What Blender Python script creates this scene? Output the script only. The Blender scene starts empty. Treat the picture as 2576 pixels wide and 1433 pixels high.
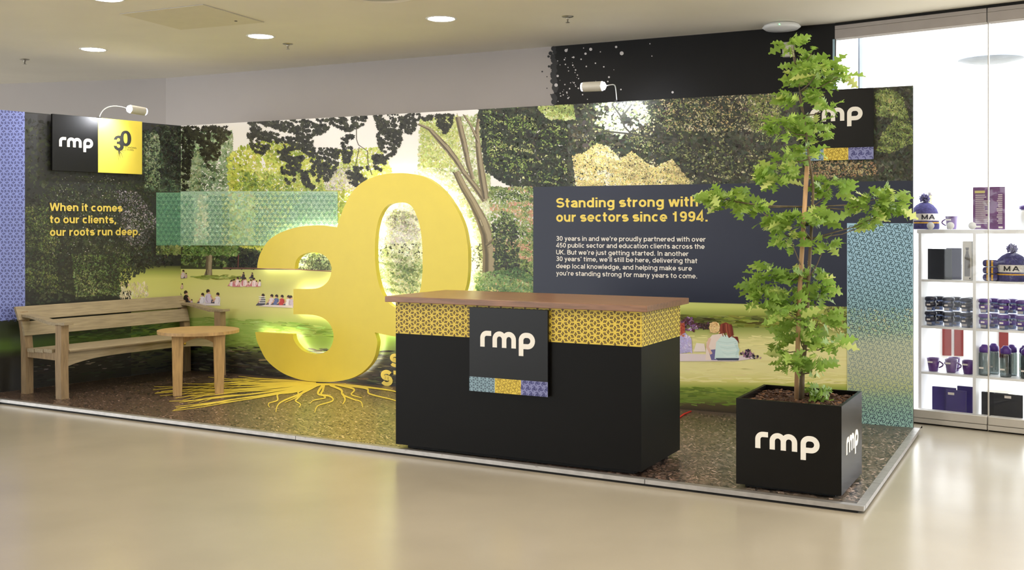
import bpy, bmesh, math, random
import numpy as np
from mathutils import Vector, Matrix
random.seed(7); rng = np.random.default_rng(7)
scene = bpy.context.scene
C = scene.collection

# ------------------------------------------------------------------ camera, world, light, exposure
F, CX, HY = 2667.0, 1288.0, 567.0          # focal length and horizon measured in the 2576x1433 frame
PZ = 0.035                                 # height of the stand's platform above the hall floor
HC = 1.44                                  # eye height above the platform
CZ = PZ + HC
cam = bpy.data.cameras.new('camera'); camo = bpy.data.objects.new('camera', cam); C.objects.link(camo)
camo.location = (0, 0, CZ); camo.rotation_euler = (math.pi/2, 0, 0)
cam.sensor_width = 36; cam.lens = F/2576*36; cam.shift_y = -(716.5-HY)/2576
cam.clip_end = 300
scene.camera = camo
world = bpy.data.worlds.new('daylight'); scene.world = world; world.use_nodes = True
bg = world.node_tree.nodes['Background']; bg.inputs[0].default_value = (0.93, 0.97, 1.0, 1); bg.inputs[1].default_value = 2.3
vs = scene.view_settings
vs.view_transform = 'Standard'; vs.look = 'None'; vs.gamma = 1; vs.use_curve_mapping = False
vs.exposure = 1.2

# ------------------------------------------------------------------ helpers
def lin(c):
    c = np.asarray(c, float)/255.0
    return np.where(c <= .04045, c/12.92, ((c+.055)/1.055)**2.4)
def L4(c): return tuple(lin(c)) + (1,)

def mat(name, col, rough=.5, metal=0, spec=.5, noise=.06, scale=8, stretch=(1,1,1), bump=0, coat=0, emit=None, estr=0):
    m = bpy.data.materials.new(name); m.use_nodes = True
    nt = m.node_tree; b = nt.nodes['Principled BSDF']
    b.inputs['Roughness'].default_value = rough; b.inputs['Metallic'].default_value = metal
    b.inputs['Specular IOR Level'].default_value = spec
    b.inputs['Coat Weight'].default_value = coat
    tc = nt.nodes.new('ShaderNodeTexCoord'); mp = nt.nodes.new('ShaderNodeMapping'); mp.inputs['Scale'].default_value = stretch
    nz = nt.nodes.new('ShaderNodeTexNoise'); nz.inputs['Scale'].default_value = scale; nz.inputs['Detail'].default_value = 5
    nt.links.new(tc.outputs['Object'], mp.inputs[0]); nt.links.new(mp.outputs[0], nz.inputs['Vector'])
    rp = nt.nodes.new('ShaderNodeValToRGB')
    a = lin(col); rp.color_ramp.elements[0].color = tuple(a*(1-noise*2)) + (1,); rp.color_ramp.elements[1].color = tuple(np.clip(a*(1+noise*2), 0, 1)) + (1,)
    rp.color_ramp.elements[0].position = .3; rp.color_ramp.elements[1].position = .7
    nt.links.new(nz.outputs[0], rp.inputs[0]); nt.links.new(rp.outputs[0], b.inputs['Base Color'])
    if bump:
        bp = nt.nodes.new('ShaderNodeBump'); bp.inputs['Strength'].default_value = bump; bp.inputs['Distance'].default_value = .01
        nt.links.new(nz.outputs[0], bp.inputs['Height']); nt.links.new(bp.outputs[0], b.inputs['Normal'])
    if emit is not None:
        b.inputs['Emission Color'].default_value = L4(emit); b.inputs['Emission Strength'].default_value = estr
    return m
def print_mat(name, rough=.38, spec=.35):
    m = bpy.data.materials.new(name); m.use_nodes = True
    nt = m.node_tree; b = nt.nodes['Principled BSDF']
    at = nt.nodes.new('ShaderNodeAttribute'); at.attribute_name = 'ink'
    nt.links.new(at.outputs['Color'], b.inputs['Base Color'])
    b.inputs['Roughness'].default_value = rough; b.inputs['Specular IOR Level'].default_value = spec
    return m
def glass_mat(name, col=(255,255,255), gloss=.018, rough=.02, tint=None):
    m = bpy.data.materials.new(name); m.use_nodes = True
    nt = m.node_tree; nt.nodes.remove(nt.nodes['Principled BSDF']); out = nt.nodes['Material Output']
    tr = nt.nodes.new('ShaderNodeBsdfTransparent'); gl = nt.nodes.new('ShaderNodeBsdfGlossy'); mx = nt.nodes.new('ShaderNodeMixShader')
    tr.inputs[0].default_value = L4(col); gl.inputs['Roughness'].default_value = rough
    mx.inputs[0].default_value = gloss
    nt.links.new(tr.outputs[0], mx.inputs[1]); nt.links.new(gl.outputs[0], mx.inputs[2]); nt.links.new(mx.outputs[0], out.inputs[0])
    return m
def emis_mat(name, col, s):
    m = bpy.data.materials.new(name); m.use_nodes = True
    nt = m.node_tree; nt.nodes.remove(nt.nodes['Principled BSDF'])
    e = nt.nodes.new('ShaderNodeEmission'); e.inputs[0].default_value = L4(col); e.inputs[1].default_value = s
    nt.links.new(e.outputs[0], nt.nodes['Material Output'].inputs[0])
    return m

XF = {}
def mtx(o):
    return XF.get(o.name, Matrix.Identity(4))
def tag(o, label=None, cat=None, group=None, kind=None):
    if label: o['label'] = label
    if cat: o['category'] = cat
    if group: o['group'] = group
    if kind: o['kind'] = kind
    return o
def thing(name, label, cat, loc=(0,0,0), rz=0, group=None):
    o = bpy.data.objects.new(name, None); C.objects.link(o); o.empty_display_size = .1
    o.location = loc; o.rotation_euler = (0, 0, rz)
    XF[o.name] = Matrix.Translation(loc) @ Matrix.Rotation(rz, 4, 'Z')
    return tag(o, label, cat, group)
def link(name, me, material=None, parent=None, loc=None, rot=None):
    o = bpy.data.objects.new(name, me); C.objects.link(o)
    if material is not None and not me.materials: me.materials.append(material)
    if parent is not None: o.parent = parent
    if loc is not None: o.location = loc
    if rot is not None: o.rotation_euler = rot
    M = Matrix.Translation(loc or (0,0,0)) @ (Matrix.Rotation(rot[2], 4, 'Z') if rot else Matrix.Identity(4))
    XF[o.name] = (mtx(parent) @ M) if parent is not None else M
    return o
class MB:
    def __init__(s): s.v = []; s.f = []; s.sm = []
    def add(s, v, f, smooth=False, M=None):
        n = len(s.v)
        s.v += [tuple(M @ Vector(p)) if M is not None else tuple(p) for p in v]
        s.f += [tuple(i+n for i in q) for q in f]; s.sm += [smooth]*len(f)
        return s
    def box(s, a, b, M=None, bev=0):
        (x0,y0,z0),(x1,y1,z1) = a, b
        if bev <= 0:
            v = [(x0,y0,z0),(x1,y0,z0),(x1,y1,z0),(x0,y1,z0),(x0,y0,z1),(x1,y0,z1),(x1,y1,z1),(x0,y1,z1)]
            f = [(0,3,2,1),(4,5,6,7),(0,1,5,4),(1,2,6,5),(2,3,7,6),(3,0,4,7)]
            return s.add(v, f, False, M)
        bm = bmesh.new(); bmesh.ops.create_cube(bm, size=1)
        for q in bm.verts: q.co = ((x0+x1)/2+q.co.x*(x1-x0), (y0+y1)/2+q.co.y*(y1-y0), (z0+z1)/2+q.co.z*(z1-z0))
        bmesh.ops.bevel(bm, geom=bm.edges[:], offset=bev, segments=2, profile=.5, affect='EDGES')
        bm.verts.index_update()
        s.add([q.co[:] for q in bm.verts], [[q.index for q in g.verts] for g in bm.faces], False, M); bm.free(); return s
    def prism(s, poly, z0, z1, M=None):
        n = len(poly)
        v = [(x,y,z0) for x,y in poly] + [(x,y,z1) for x,y in poly]
        f = [tuple(range(n-1,-1,-1)), tuple(range(n,2*n))] + [(i,(i+1)%n,n+(i+1)%n,n+i) for i in range(n)]
        return s.add(v, f, False, M)
    def lathe(s, prof, n=24, M=None, smooth=True, cap=True):
        v = []; f = []
        for r,z in prof:
            for i in range(n): a = 2*math.pi*i/n; v.append((r*math.cos(a), r*math.sin(a), z))
        for k in range(len(prof)-1):
            for i in range(n): j = (i+1)%n; f.append((k*n+i, k*n+j, (k+1)*n+j, (k+1)*n+i))
        s.add(v, f, smooth, M)
        if cap:
            b = len(s.v)-len(v)
            if prof[0][0] > 1e-5: s.f.append(tuple(b+i for i in range(n-1,-1,-1))); s.sm.append(False)
            if prof[-1][0] > 1e-5: s.f.append(tuple(b+(len(prof)-1)*n+i for i in range(n))); s.sm.append(False)
        return s
    def tube(s, pts, rad, n=8, M=None):
        pts = [Vector(p) for p in pts]; rad = rad if hasattr(rad, '__len__') else [rad]*len(pts)
        v = []; f = []; up = Vector((.3,.2,1)).normalized()
        for k,p in enumerate(pts):
            t = (pts[min(k+1,len(pts)-1)]-pts[max(k-1,0)]).normalized()
            a = t.cross(up)
            if a.length < 1e-3: a = t.cross(Vector((1,0,0)))
            a.normalize(); b = t.cross(a)
            for i in range(n): th = 2*math.pi*i/n; v.append(tuple(p + (a*math.cos(th)+b*math.sin(th))*rad[k]))
        for k in range(len(pts)-1):
            for i in range(n): j = (i+1)%n; f.append((k*n+i, (k+1)*n+i, (k+1)*n+j, k*n+j))
        f.append(tuple(range(n))); f.append(tuple((len(pts)-1)*n+i for i in range(n-1,-1,-1)))
        return s.add(v, f, True, M)
    def build(s, name, material=None, parent=None, loc=None, rot=None, world=False, fixn=True):
        me = bpy.data.meshes.new(name)
        v = s.v
        if world and parent is not None:
            I = mtx(parent).inverted(); v = [tuple(I @ Vector(p)) for p in v]
        me.from_pydata(v, [], s.f); me.polygons.foreach_set('use_smooth', s.sm)
        if fixn:
            bm = bmesh.new(); bm.from_mesh(me); bmesh.ops.recalc_face_normals(bm, faces=bm.faces[:]); bm.to_mesh(me); bm.free()
        return link(name, me, material, parent, loc, rot)
def copy_tree(o, parent=None):
    c = o.copy(); C.objects.link(c); c.parent = parent
    for ch in list(o.children): copy_tree(ch, c)
    return c
def axes(o, ux, uy, uz):
    return Matrix(((ux[0],uy[0],uz[0],o[0]),(ux[1],uy[1],uz[1],o[1]),(ux[2],uy[2],uz[2],o[2]),(0,0,0,1)))

class Plane:                                  # a vertical surface: u runs to the right along it, v is height, n points to the viewer
    def __init__(s, a, b, z0=PZ):
        a = np.array(a, float); b = np.array(b, float); d = b-a; s.L = np.hypot(*d); d = d/s.L
        s.o = np.array([a[0], a[1], z0]); s.u = np.array([d[0], d[1], 0]); s.n = np.array([d[1], -d[0], 0])
    def uv(s, px, py, off=0):                 # photo pixel -> position on the surface
        px = np.asarray(px, float); py = np.asarray(py, float)
        r = np.stack([(px-CX)/F, np.ones_like(px), -(py-HY)/F], -1)
        o = s.o + s.n*off; t = ((o-np.array([0,0,CZ])) @ s.n) / (r @ s.n)
        p = r*t[...,None] + np.array([0,0,CZ]) - o
        return np.stack([p @ s.u, p[...,2]], -1)
    def at(s, u, v, off=0):
        u = np.asarray(u, float); v = np.asarray(v, float); off = np.asarray(off, float)
        return s.o + u[...,None]*s.u + off[...,None]*s.n + v[...,None]*np.array([0,0,1])
    def M(s, u=0, v=0, off=0):                # local x along the surface, y up, z outwards
        return axes(s.at(u, v, off), s.u, (0,0,1), s.n)
def ground(px, py, z=PZ):
    d = (CZ-z)*F/(py-HY); return ((px-CX)/F*d, d, z)

TMP = []
def curve_mesh(cu):
    o = bpy.data.objects.new('tmp', cu); C.objects.link(o)
    dg = bpy.context.evaluated_depsgraph_get(); dg.update()
    me = bpy.data.meshes.new_from_object(o.evaluated_get(dg)); bpy.data.objects.remove(o); return me
def put_mesh(name, me, material, parent, M):
    me.transform(mtx(parent).inverted() @ M if parent is not None else M)
    return link(name, me, material, parent)

def stroke(path, w):
    p = []
    for q in path:
        if not p or np.hypot(q[0]-p[-1][0], q[1]-p[-1][1]) > 1e-6: p.append(np.array(q, float))
    n = len(p); l = []; r = []
    for i in range(n):
        d0 = p[i]-p[i-1] if i else p[1]-p[0]; d1 = p[i+1]-p[i] if i < n-1 else d0
        d0 = d0/np.linalg.norm(d0); d1 = d1/np.linalg.norm(d1)
        n0 = np.array([-d0[1], d0[0]]); n1 = np.array([-d1[1], d1[0]]); m = n0+n1; m = m/np.linalg.norm(m) if np.linalg.norm(m) > 1e-6 else n1; k = w/2/max(.4, m @ n0)
        l.append(p[i]+m*k); r.append(p[i]-m*k)
    return l, r
def arc(cx, cy, r, a0, a1, n=8):
    return [(cx+r*math.cos(math.radians(a0+(a1-a0)*i/n)), cy+r*math.sin(math.radians(a0+(a1-a0)*i/n))) for i in range(n+1)]
def logo_letter(ch):
    w = .31; h = w/2
    if ch == 'r':
        R = .3; return [[(h,0)] + arc(h+R, 1-h-R, R, 180, 90) + [(.77,1-h)]], .87
    if ch == 'm':
        R = .33; s = 2*R; y = 1-h-R
        return [[(h,0)] + arc(h+R, y, R, 180, 0, 12) + [(h+s,0)], [(h+s,0)] + arc(h+s+R, y, R, 180, 0, 12) + [(h+2*s,0)]], 1.63+.2
    R = .33; q = (1-w)/2; x1 = 1.1-h-q
    return [[(h,-.43),(h,1-h-R)], [(h,1-h-R-.02)] + arc(h+R, 1-h-R, R, 180, 90) + arc(x1, h+q, q, 90, -90, 12) + [(h,h)]], 1.1
def logo(parent, M, width, material, depth=.002):         # the three lower-case letters, each a part of its own
    k = width/3.8; x = 0
    for ch in 'rmp':
        paths, adv = logo_letter(ch); mb = MB()
        for zi, pth in enumerate(paths):
            l, r = stroke(pth, .31); n = len(l); depth = depth+.0003*zi
            v = [((x+a[0])*k, a[1]*k, 0) for a in l] + [((x+a[0])*k, a[1]*k, 0) for a in r] + [((x+a[0])*k, a[1]*k, depth) for a in l] + [((x+a[0])*k, a[1]*k, depth) for a in r]
            f = []
            for i in range(n-1):
                f += [(2*n+i, 3*n+i, 3*n+i+1, 2*n+i+1), (i, 2*n+i, 2*n+i+1, i+1), (n+i, n+i+1, 3*n+i+1, 3*n+i)]
            f += [(0,n,3*n,2*n), (n-1,3*n-1,4*n-1,2*n-1)]
            mb.add(v, f, False, M)
        x += adv
        mb.build('letter', material, parent, world=True, fixn=False)

# ---- a plain bold sans for the printed lettering: each glyph a set of strokes, cap height 1
def glyph(ch, w):
    h = w/2; X = .735; r = .30; A = lambda cx, cy, rx, ry, a0, a1, n=12: [(cx+rx*math.cos(math.radians(a0+(a1-a0)*i/n)), cy+ry*math.sin(math.radians(a0+(a1-a0)*i/n))) for i in range(n+1)]
    m = X/2; ry = m-h+.012; bw = .66; cx = bw/2; rx = cx-h; R_ = bw-h; D = -.27
    arch = lambda x0, x1: A((x0+x1)/2, X-h-(x1-x0)/2*.92, (x1-x0)/2, (x1-x0)/2*.92+.01, 180, 0)
    if ch == 'o': return bw, [A(cx,m,rx,ry,0,360,24)]
    if ch == 'c': return .62, [A(cx,m,rx,ry,48,312,18)]
    if ch == 'e': return bw-.01, [[(h,m-.02),(R_,m-.02)]+A(cx,m,rx,ry,2,318,20)]
    if ch == 'a': return .63, [A(.30,X-h-.17,.25-h*.3,.18,165,0)+[(.55-h*.1,h*.0)], [(.54-h*.1,.40),(.30,.395)]+A(.26,.205,.26-h,.20-h,100,280,10)+[(.40,.08),(.54-h*.1,.2)]]
    if ch == 's': return .59, [A(.295,X-h-.148,.215,.155,35,180,8)+A(.295,X-h-.148,.215,.155,180,270,4)[1:]+A(.29,h+.155,.225,.16,90,0,4)+A(.29,h+.155,.225,.16,0,-148,9)[1:]]
    if ch == 'd': return bw+.03, [A(cx,m,rx,ry,0,360,24), [(R_,0),(R_,1)]]
    if ch == 'b': return bw+.03, [A(cx+.02,m,rx,ry,0,360,24), [(h,0),(h,1)]]
    if ch == 'p': return bw+.03, [A(cx+.02,m,rx,ry,0,360,24), [(h,D),(h,X)]]
    if ch == 'q': return bw+.03, [A(cx,m,rx,ry,0,360,24), [(R_,D),(R_,X)]]
    if ch == 'g': return bw+.03, [A(cx,m,rx,ry,0,360,24), [(R_,X),(R_,-.06)]+A(cx,-.06,rx,.20-h*.4,0,-150,10)]
    if ch == 'n': return .65, [[(h,0),(h,X)], [(h,X-.33)]+arch(h,.63-h)+[(.63-h,0)]]
    if ch == 'h': return .65, [[(h,0),(h,1)], [(h,X-.33)]+arch(h,.63-h)+[(.63-h,0)]]
    if ch == 'm': return .98, [[(h,0),(h,X)], [(h,X-.3)]+arch(h,.485)+[(.485,0)], [(.485,X-.3)]+arch(.485,.97-h)+[(.97-h,0)]]
    if ch == 'r': return .44, [[(h,0),(h,X)], A(.40,X-h-.27,.40-h,.275,180,88,8)]
    if ch == 'u': return .65, [[(h,X)]+A((.63)/2,h+.28,.315-h,.29,180,360)+[(.63-h,X)], [(.63-h,X),(.63-h,0)]]
    if ch == 't': return .42, [[(.17,.95),(.17,.22)]+A(.17+.13,.22,.13,.22-h+.01,180,275,6), [(0,X-h*.9),(.40,X-h*.9)]]
    if ch == 'f': return .40, [[(.15,0),(.15,.80)]+A(.32,.80,.17,.2-h,180,90,6)+[(.40,1-h)], [(0,X-h*.9),(.38,X-h*.9)]]
    if ch == 'l': return .22, [[(.10,0),(.10,1)]]
    if ch == 'i': return .22, [[(.10,0),(.10,X)], [(.10,.86),(.10,1)]]
    if ch == 'j': return .22, [[(.10,X),(.10,-.12)]+A(-.05,-.12,.15,.12,0,-80,6), [(.10,.86),(.10,1)]]
    if ch == 'k': return .63, [[(h,0),(h,1)], [(h,.28),(.55,X)], [(.24,.40),(.58,0)]]
    if ch == 'v': return .60, [[(.07,X),(.30,h*.3)], [(.30,h*.3),(.53,X)]]
    if ch == 'w': return .90, [[(.06,X),(.24,0)], [(.24,0),(.45,X)], [(.45,X),(.66,0)], [(.66,0),(.84,X)]]
    if ch == 'y': return .60, [[(.07,X),(.31,.06)], [(.53,X),(.31,.06),(.22,-.2),(.06,-.22)]]
    if ch == 'z': return .55, [[(.03,X-h),(.47,X-h),(.06,h),(.5,h)]]
    if ch == 'x': return .60, [[(.06,X),(.54,0)], [(.54,X),(.06,0)]]
    if ch == 'M': return .94, [[(h,0),(h,1)], [(h,1-h*.3),(.45,.1)], [(.45,.1),(.90-h,1-h*.3)], [(.90-h,0),(.90-h,1)]]
    if ch == 'W': return 1.08, [[(.06,1),(.28,0)], [(.28,0),(.54,1)], [(.54,1),(.80,0)], [(.80,0),(1.02,1)]]
    if ch == 'S': return .76, [A(.375,1-h-.20,.285,.21,28,270,14)+A(.375,h+.215,.295,.22,90,-155,14)]
    if ch == 'U': return .76, [[(h,1)]+A(.37,.34,.37-h,.34-h+.01,180,360)+[(.74-h,1)]]
    if ch == 'K': return .76, [[(h,0),(h,1)], [(h,.36),(.66,1)], [(.28,.56),(.70,0)]]
    if ch == 'B': return .74, [[(h,h),(h,1-h),(.42,1-h)]+A(.42,.76,.20,.24-h,90,-90,8)+[(h,.52)], [(h,.52),(.44,.52)]+A(.44,.26+h*.3,.235,.26-h*.7,90,-90,8)+[(h,h)]]
    if ch == 'I': return .26, [[(.13,0),(.13,1)]]
    if ch == 'A': return .78, [[(.06,0),(.39,1)], [(.39,1),(.72,0)], [(.18,.30),(.60,.30)]]
    if ch == 'D': return .78, [[(h,h),(h,1-h),(.36,1-h)]+A(.36,.5,.40-h,.5-h,90,-90,12)+[(h,h)]]
    if ch == 'N': return .78, [[(h,0),(h,1)], [(h+.02,1-h),(.74-h,h)], [(.74-h,0),(.74-h,1)]]
    if ch == 'G': return .82, [A(.40,.5,.40-h,.5-h+.01,42,360,20)[:-1]+[(.80-h,.46),(.46,.46)], [(.80-h,.46),(.80-h,0)]]
    if ch == 'T': return .68, [[(0,1-h),(.66,1-h)], [(.33,1),(.33,0)]]
    if ch == 'R': return .76, [[(h,0),(h,1-h),(.44,1-h)]+A(.44,.73,.24,.27-h,90,-90,8)+[(h,.46)], [(.40,.46),(.66,0)]]
    if ch == 'O': return .84, [A(.41,.5,.41-h,.5-h+.01,0,360,24)]
    if ch == '0': return .64, [A(.31,.5,.31-h,.5-h+.01,0,360,24)]
    if ch == '1': return .64, [[(.36,0),(.36,1)], [(.36,.80),(.30,.76),(.12,.745)]]
    if ch == '3': return .64, [A(.30,.745,.235,.26-h,150,-90,10)+[(.24,.52)], [(.24,.52)]+A(.30,.27,.26,.28-h,90,-155,10)]
    if ch == '4': return .64, [[(.45,0),(.45,1),(.06,.30),(.06,.235),(.60,.235)]]
    if ch == '5': return .64, [[(.54,1-h),(.16,1-h),(.11,.50)]+A(.30,.32,.255,.33-h,128,-150,12)]
    if ch == '9': return .64, [A(.31,.68,.31-h,.33-h,0,360,18), [(.62-h,.68)]+A(.30,.42,.32-h,.43-h,10,-140,10)]
    if ch == '.': return .26, [[(.12,0),(.12,.17)]]
    if ch == ',': return .26, [[(.12,.17),(.12,.02),(.06,-.16)]]
    if ch == '\u2019': return .24, [[(.12,1),(.12,.88),(.07,.72)]]
    return .30, []
def sans_mesh(body, width, height, weight, gap=.085):
    V = []; Fc = []; x = 0
    for ch in body:
        adv, paths = glyph(ch, weight)
        for zi, p in enumerate(paths):
            l, r = stroke(p, weight if len(p) > 2 or ch not in '.il' else max(weight, .15)); n = len(l); b = len(V)
            V += [(x+q[0], q[1], zi*.00025) for q in l]+[(x+q[0], q[1], zi*.00025) for q in r]; Fc += [(b+i, b+n+i, b+n+i+1, b+i+1) for i in range(n-1)]
        x += adv+(gap if adv > .31 or paths else 0)
    k = width/(x-gap); me = bpy.data.meshes.new('lettering'); me.from_pydata([(a*k, b*height, c) for a, b, c in V], [], Fc); return me

# ---- flat print: many small coloured polygons on a surface, stacked in print order
def inpoly(P, x, y):
    P = np.asarray(P, float); n = len(P); c = np.zeros(len(x), bool); j = n-1
    for i in range(n):
        yi, yj, xi, xj = P[i,1], P[j,1], P[i,0], P[j,0]
        if yi != yj:
            c ^= ((yi > y) != (yj > y)) & (x < (xj-xi)*(y-yi)/(yj-yi)+xi)
        j = i
    return c
def sample(P, n):
    P = np.asarray(P, float); lo = P.min(0); hi = P.max(0); xs = np.empty(0); ys = np.empty(0)
    while len(xs) < n:
        x = rng.uniform(lo[0], hi[0], n*2+20); y = rng.uniform(lo[1], hi[1], n*2+20); k = inpoly(P, x, y)
        xs = np.append(xs, x[k]); ys = np.append(ys, y[k])
    return xs[:n], ys[:n]
_cl = [(rng.uniform(.012,.11)*np.array([math.cos(t), math.sin(t)]), rng.uniform(0,6.28)) for t in rng.uniform(0,6.28,14)]
def clump(x, y):
    v = sum(np.sin(x*k[0]+y*k[1]+p) for k, p in _cl)/math.sqrt(len(_cl)/2)
    return np.clip(.5+v*.33, 0, .999)
class Ink:
    def __init__(s): s.v = []; s.c = []
    def polys(s, P, c):                                    # P (n,k,2)   c (n,3), (3,) or (n,k,3) in display colour
        P = np.asarray(P, float); c = np.asarray(c, float)
        if c.ndim == 1: c = np.broadcast_to(c, (len(P),3))
        if c.ndim == 2: c = np.repeat(c[:,None,:], P.shape[1], 1)
        s.v.append(P); s.c.append(c)
    def fill(s, poly, c): s.polys([poly], np.array([c]))
    def rows(s, x0, x1, ys, cs, nx=1, slope=0):            # horizontal bands fading into each other
        xs = np.linspace(x0, x1, nx+1); PP = []; CC = []
        for a in range(len(ys)-1):
            for i in range(nx):
                sl0 = slope*(xs[i]-x0); sl1 = slope*(xs[i+1]-x0)
                PP.append([(xs[i],ys[a]+sl0),(xs[i+1],ys[a]+sl1),(xs[i+1],ys[a+1]+sl1),(xs[i],ys[a+1]+sl0)]); CC.append([cs[a],cs[a],cs[a+1],cs[a+1]])
        s.polys(PP, np.array(CC))
    def leaves(s, poly, n, size, pal, asp=1.0, ang=None, k=6, jit=14, thr=None):
        if asp == 1.0: n = int(n*2.4); size = (size[0]*.6, size[1]*.66)
        x, y = sample(poly, n if thr is None else n*4)
        if thr is not None:
            kk = clump(x*1.3+400, y*1.3)*.5+clump(x*5+40, y*5)*.5 > thr; x, y = x[kk][:n], y[kk][:n]
        n = len(x)
        pal = np.asarray(pal, float); pal = pal[np.argsort(pal.sum(1))]
        w = clump(x, y)*.34 + clump(x*4+70, y*4)*.36 + rng.uniform(0, 1, n)*.30                 # light and shade of the printed foliage lie in clumps
        ci = np.clip((w*len(pal)).astype(int), 0, len(pal)-1)
        c = np.clip(pal[ci] + rng.normal(0, jit, (n,1)) + rng.normal(0, jit*.3, (n,3)), 4, 255)
        r = size[0]+(size[1]-size[0])*rng.uniform(0, 1, n)**1.7; th0 = rng.uniform(0, 6.28, n) if ang is None else rng.normal(ang, .25 if asp < 5 else .07, n)
        asp = asp*1.7 if asp == 1.0 else asp
        a = np.arange(k)*2*np.pi/k; rad = r[:,None]*rng.uniform(.45, 1.3, (n,k))
        lx = rad*np.cos(a); ly = rad*np.sin(a)/asp
        X = x[:,None]+lx*np.cos(th0)[:,None]-ly*np.sin(th0)[:,None]; Y = y[:,None]+lx*np.sin(th0)[:,None]+ly*np.cos(th0)[:,None]
        s.polys(np.stack([X,Y], -1), c)
    def stars(s, poly, n, size, pal, jit=8):               # lobed, maple-like leaves
        n = int(n*2.6); size = (size[0]*.5, size[1]*.66); x, y = sample(poly, n*3); kk = (clump(x*7+90, y*7+30) > .30) & (clump(x*2.5+40, y*2.5) > .14); x, y = x[kk][:n], y[kk][:n]; n = len(x); pal = np.asarray(pal, float)
        c = np.clip(pal[rng.integers(0, len(pal), n)] + rng.normal(0, jit, (n,1)), 3, 255)
        r = rng.uniform(size[0], size[1], n); th = rng.uniform(0, 6.28, n)
        a = np.arange(10)*2*np.pi/10; q = np.where(np.arange(10)%2 == 0, 1.0, .5)
        rad = r[:,None]*q*rng.uniform(.75, 1.15, (n,10))
        s.polys(np.stack([x[:,None]+rad*np.cos(a+th[:,None]), y[:,None]+rad*np.sin(a+th[:,None])], -1), c)
    def line(s, pts, w, c):
        pts = np.array(pts, float); w = np.broadcast_to(np.asarray(w, float), (len(pts),))
        t = np.gradient(pts, axis=0); t /= np.linalg.norm(t, axis=1)[:,None]+1e-9; nn = np.stack([-t[:,1], t[:,0]], -1)
        l = pts+nn*w[:,None]/2; r = pts-nn*w[:,None]/2
        s.polys(np.stack([l[:-1], l[1:], r[1:], r[:-1]], 1), c)
    def build(s, name, fn, material, parent=None, off0=.0005, thick=.002, gain=1.12):
        V = []; Cc = []; lt = []; offs = []; o0 = off0           # each printed layer lies a few microns over the one before
        for P, c in zip(s.v, s.c):
            n, k = P.shape[:2]; sp_n = 3e-6 if n < 12 else 3e-5; o = o0 + sp_n*np.arange(n)/n; o0 += sp_n+1.5e-6
            V.append(P.reshape(-1,2)); offs.append(np.repeat(o, k)); Cc.append(c.reshape(-1,3)); lt += [k]*n
        s.top = o0
        V = np.concatenate(V); offs = np.concatenate(offs); Cc = np.concatenate(Cc); lt = np.array(lt)
        co = fn(V[:,0], V[:,1], offs)
        if parent is not None:
            I = np.array(mtx(parent).inverted()); co = co @ I[:3,:3].T + I[:3,3]
        me = bpy.data.meshes.new(name); nv = len(co)
        me.vertices.add(nv); me.vertices.foreach_set('co', co.astype(np.float32).ravel())
        me.loops.add(nv); me.loops.foreach_set('vertex_index', np.arange(nv, dtype=np.int32))
        st = np.concatenate([[0], np.cumsum(lt)[:-1]]).astype(np.int32)
        me.polygons.add(len(lt)); me.polygons.foreach_set('loop_start', st)
        at = me.color_attributes.new('ink', 'FLOAT_COLOR', 'CORNER')
        me.update(calc_edges=True); me.validate()
        at = me.color_attributes['ink']
        col = np.ones((nv,4), np.float32); col[:,:3] = np.clip(lin(np.maximum(Cc, 0))*gain*np.array([.95,1.0,1.08]) + .006, 0, .92); at.data.foreach_set('color', col.ravel())
        return link(name, me, material, parent)

# ---- the three geometric print patterns, as lists of short strokes (x0,y0,x1,y1) on a hexagonal grid of spacing s
def lattice(x0, x1, y0, y1, s, rot):
    a = np.array([math.cos(rot), math.sin(rot)])*s; b = np.array([math.cos(rot+math.pi/3), math.sin(rot+math.pi/3)])*s
    n = int(max(x1-x0, y1-y0)/s*1.3)+4; cx = np.array([(x0+x1)/2, (y0+y1)/2])
    out = []
    for i in range(-n, n+1):
        for j in range(-n, n+1):
            p = cx+a*i+b*j
            if x0-s < p[0] < x1+s and y0-s < p[1] < y1+s: out.append(p)
    return out
def rot2(v, t): return np.array([v[0]*math.cos(t)-v[1]*math.sin(t), v[0]*math.sin(t)+v[1]*math.cos(t)])
def pattern_strokes(kind, x0, x1, y0, y1, s, rot=0):
    lines = []
    for p in lattice(x0, x1, y0, y1, s, rot):
        for k in range(3):
            t = rot+math.pi/6+k*2*math.pi/3
            if kind == 'bars':
                e1 = np.array([math.cos(t), math.sin(t)])*s/math.sqrt(3); e2 = np.array([math.cos(t+2*math.pi/3), math.sin(t+2*math.pi/3)])*s/math.sqrt(3)
                for q in (.32, .68): lines.append([p+e2*q+e1*.2, p+e2*q+e1*.8])
            elif kind == 'arrows':
                t -= math.pi/6+.3; q = lambda c, r, a: c+rot2((r*s, 0), t+math.radians(a))
                e = q(p, .50, 0); lines.append([p, e, q(e, .24, 60)])
                c = p+rot2((s*.577, 0), rot+math.pi/6); e = q(c, .17, 60); lines.append([c, e, q(e, .19, -50)])
                g = q(p, .36, 34); lines.append([g, q(g, .20, 4)])
            else:
                pts = [p+rot2((r*s, 0), t+math.radians(a)) for r, a in ((.03,0),(.13,10),(.17,60),(.17,110),(.22,150),(.33,170),(.4,195),(.42,225))]
                lines.append(pts)
    return lines
def stroke_quads(lines, w, x0, x1, y0, y1):
    out = []
    for pl in lines:
        m = sum(pl)/len(pl)
        if not (x0 < m[0] < x1 and y0 < m[1] < y1): continue
        l, r = stroke(pl, w)
        for i in range(len(l)-1): out.append([l[i], l[i+1], r[i+1], r[i]])
    a = np.array(out); a[...,0] = np.clip(a[...,0], x0, x1); a[...,1] = np.clip(a[...,1], y0, y1); return a

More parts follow.
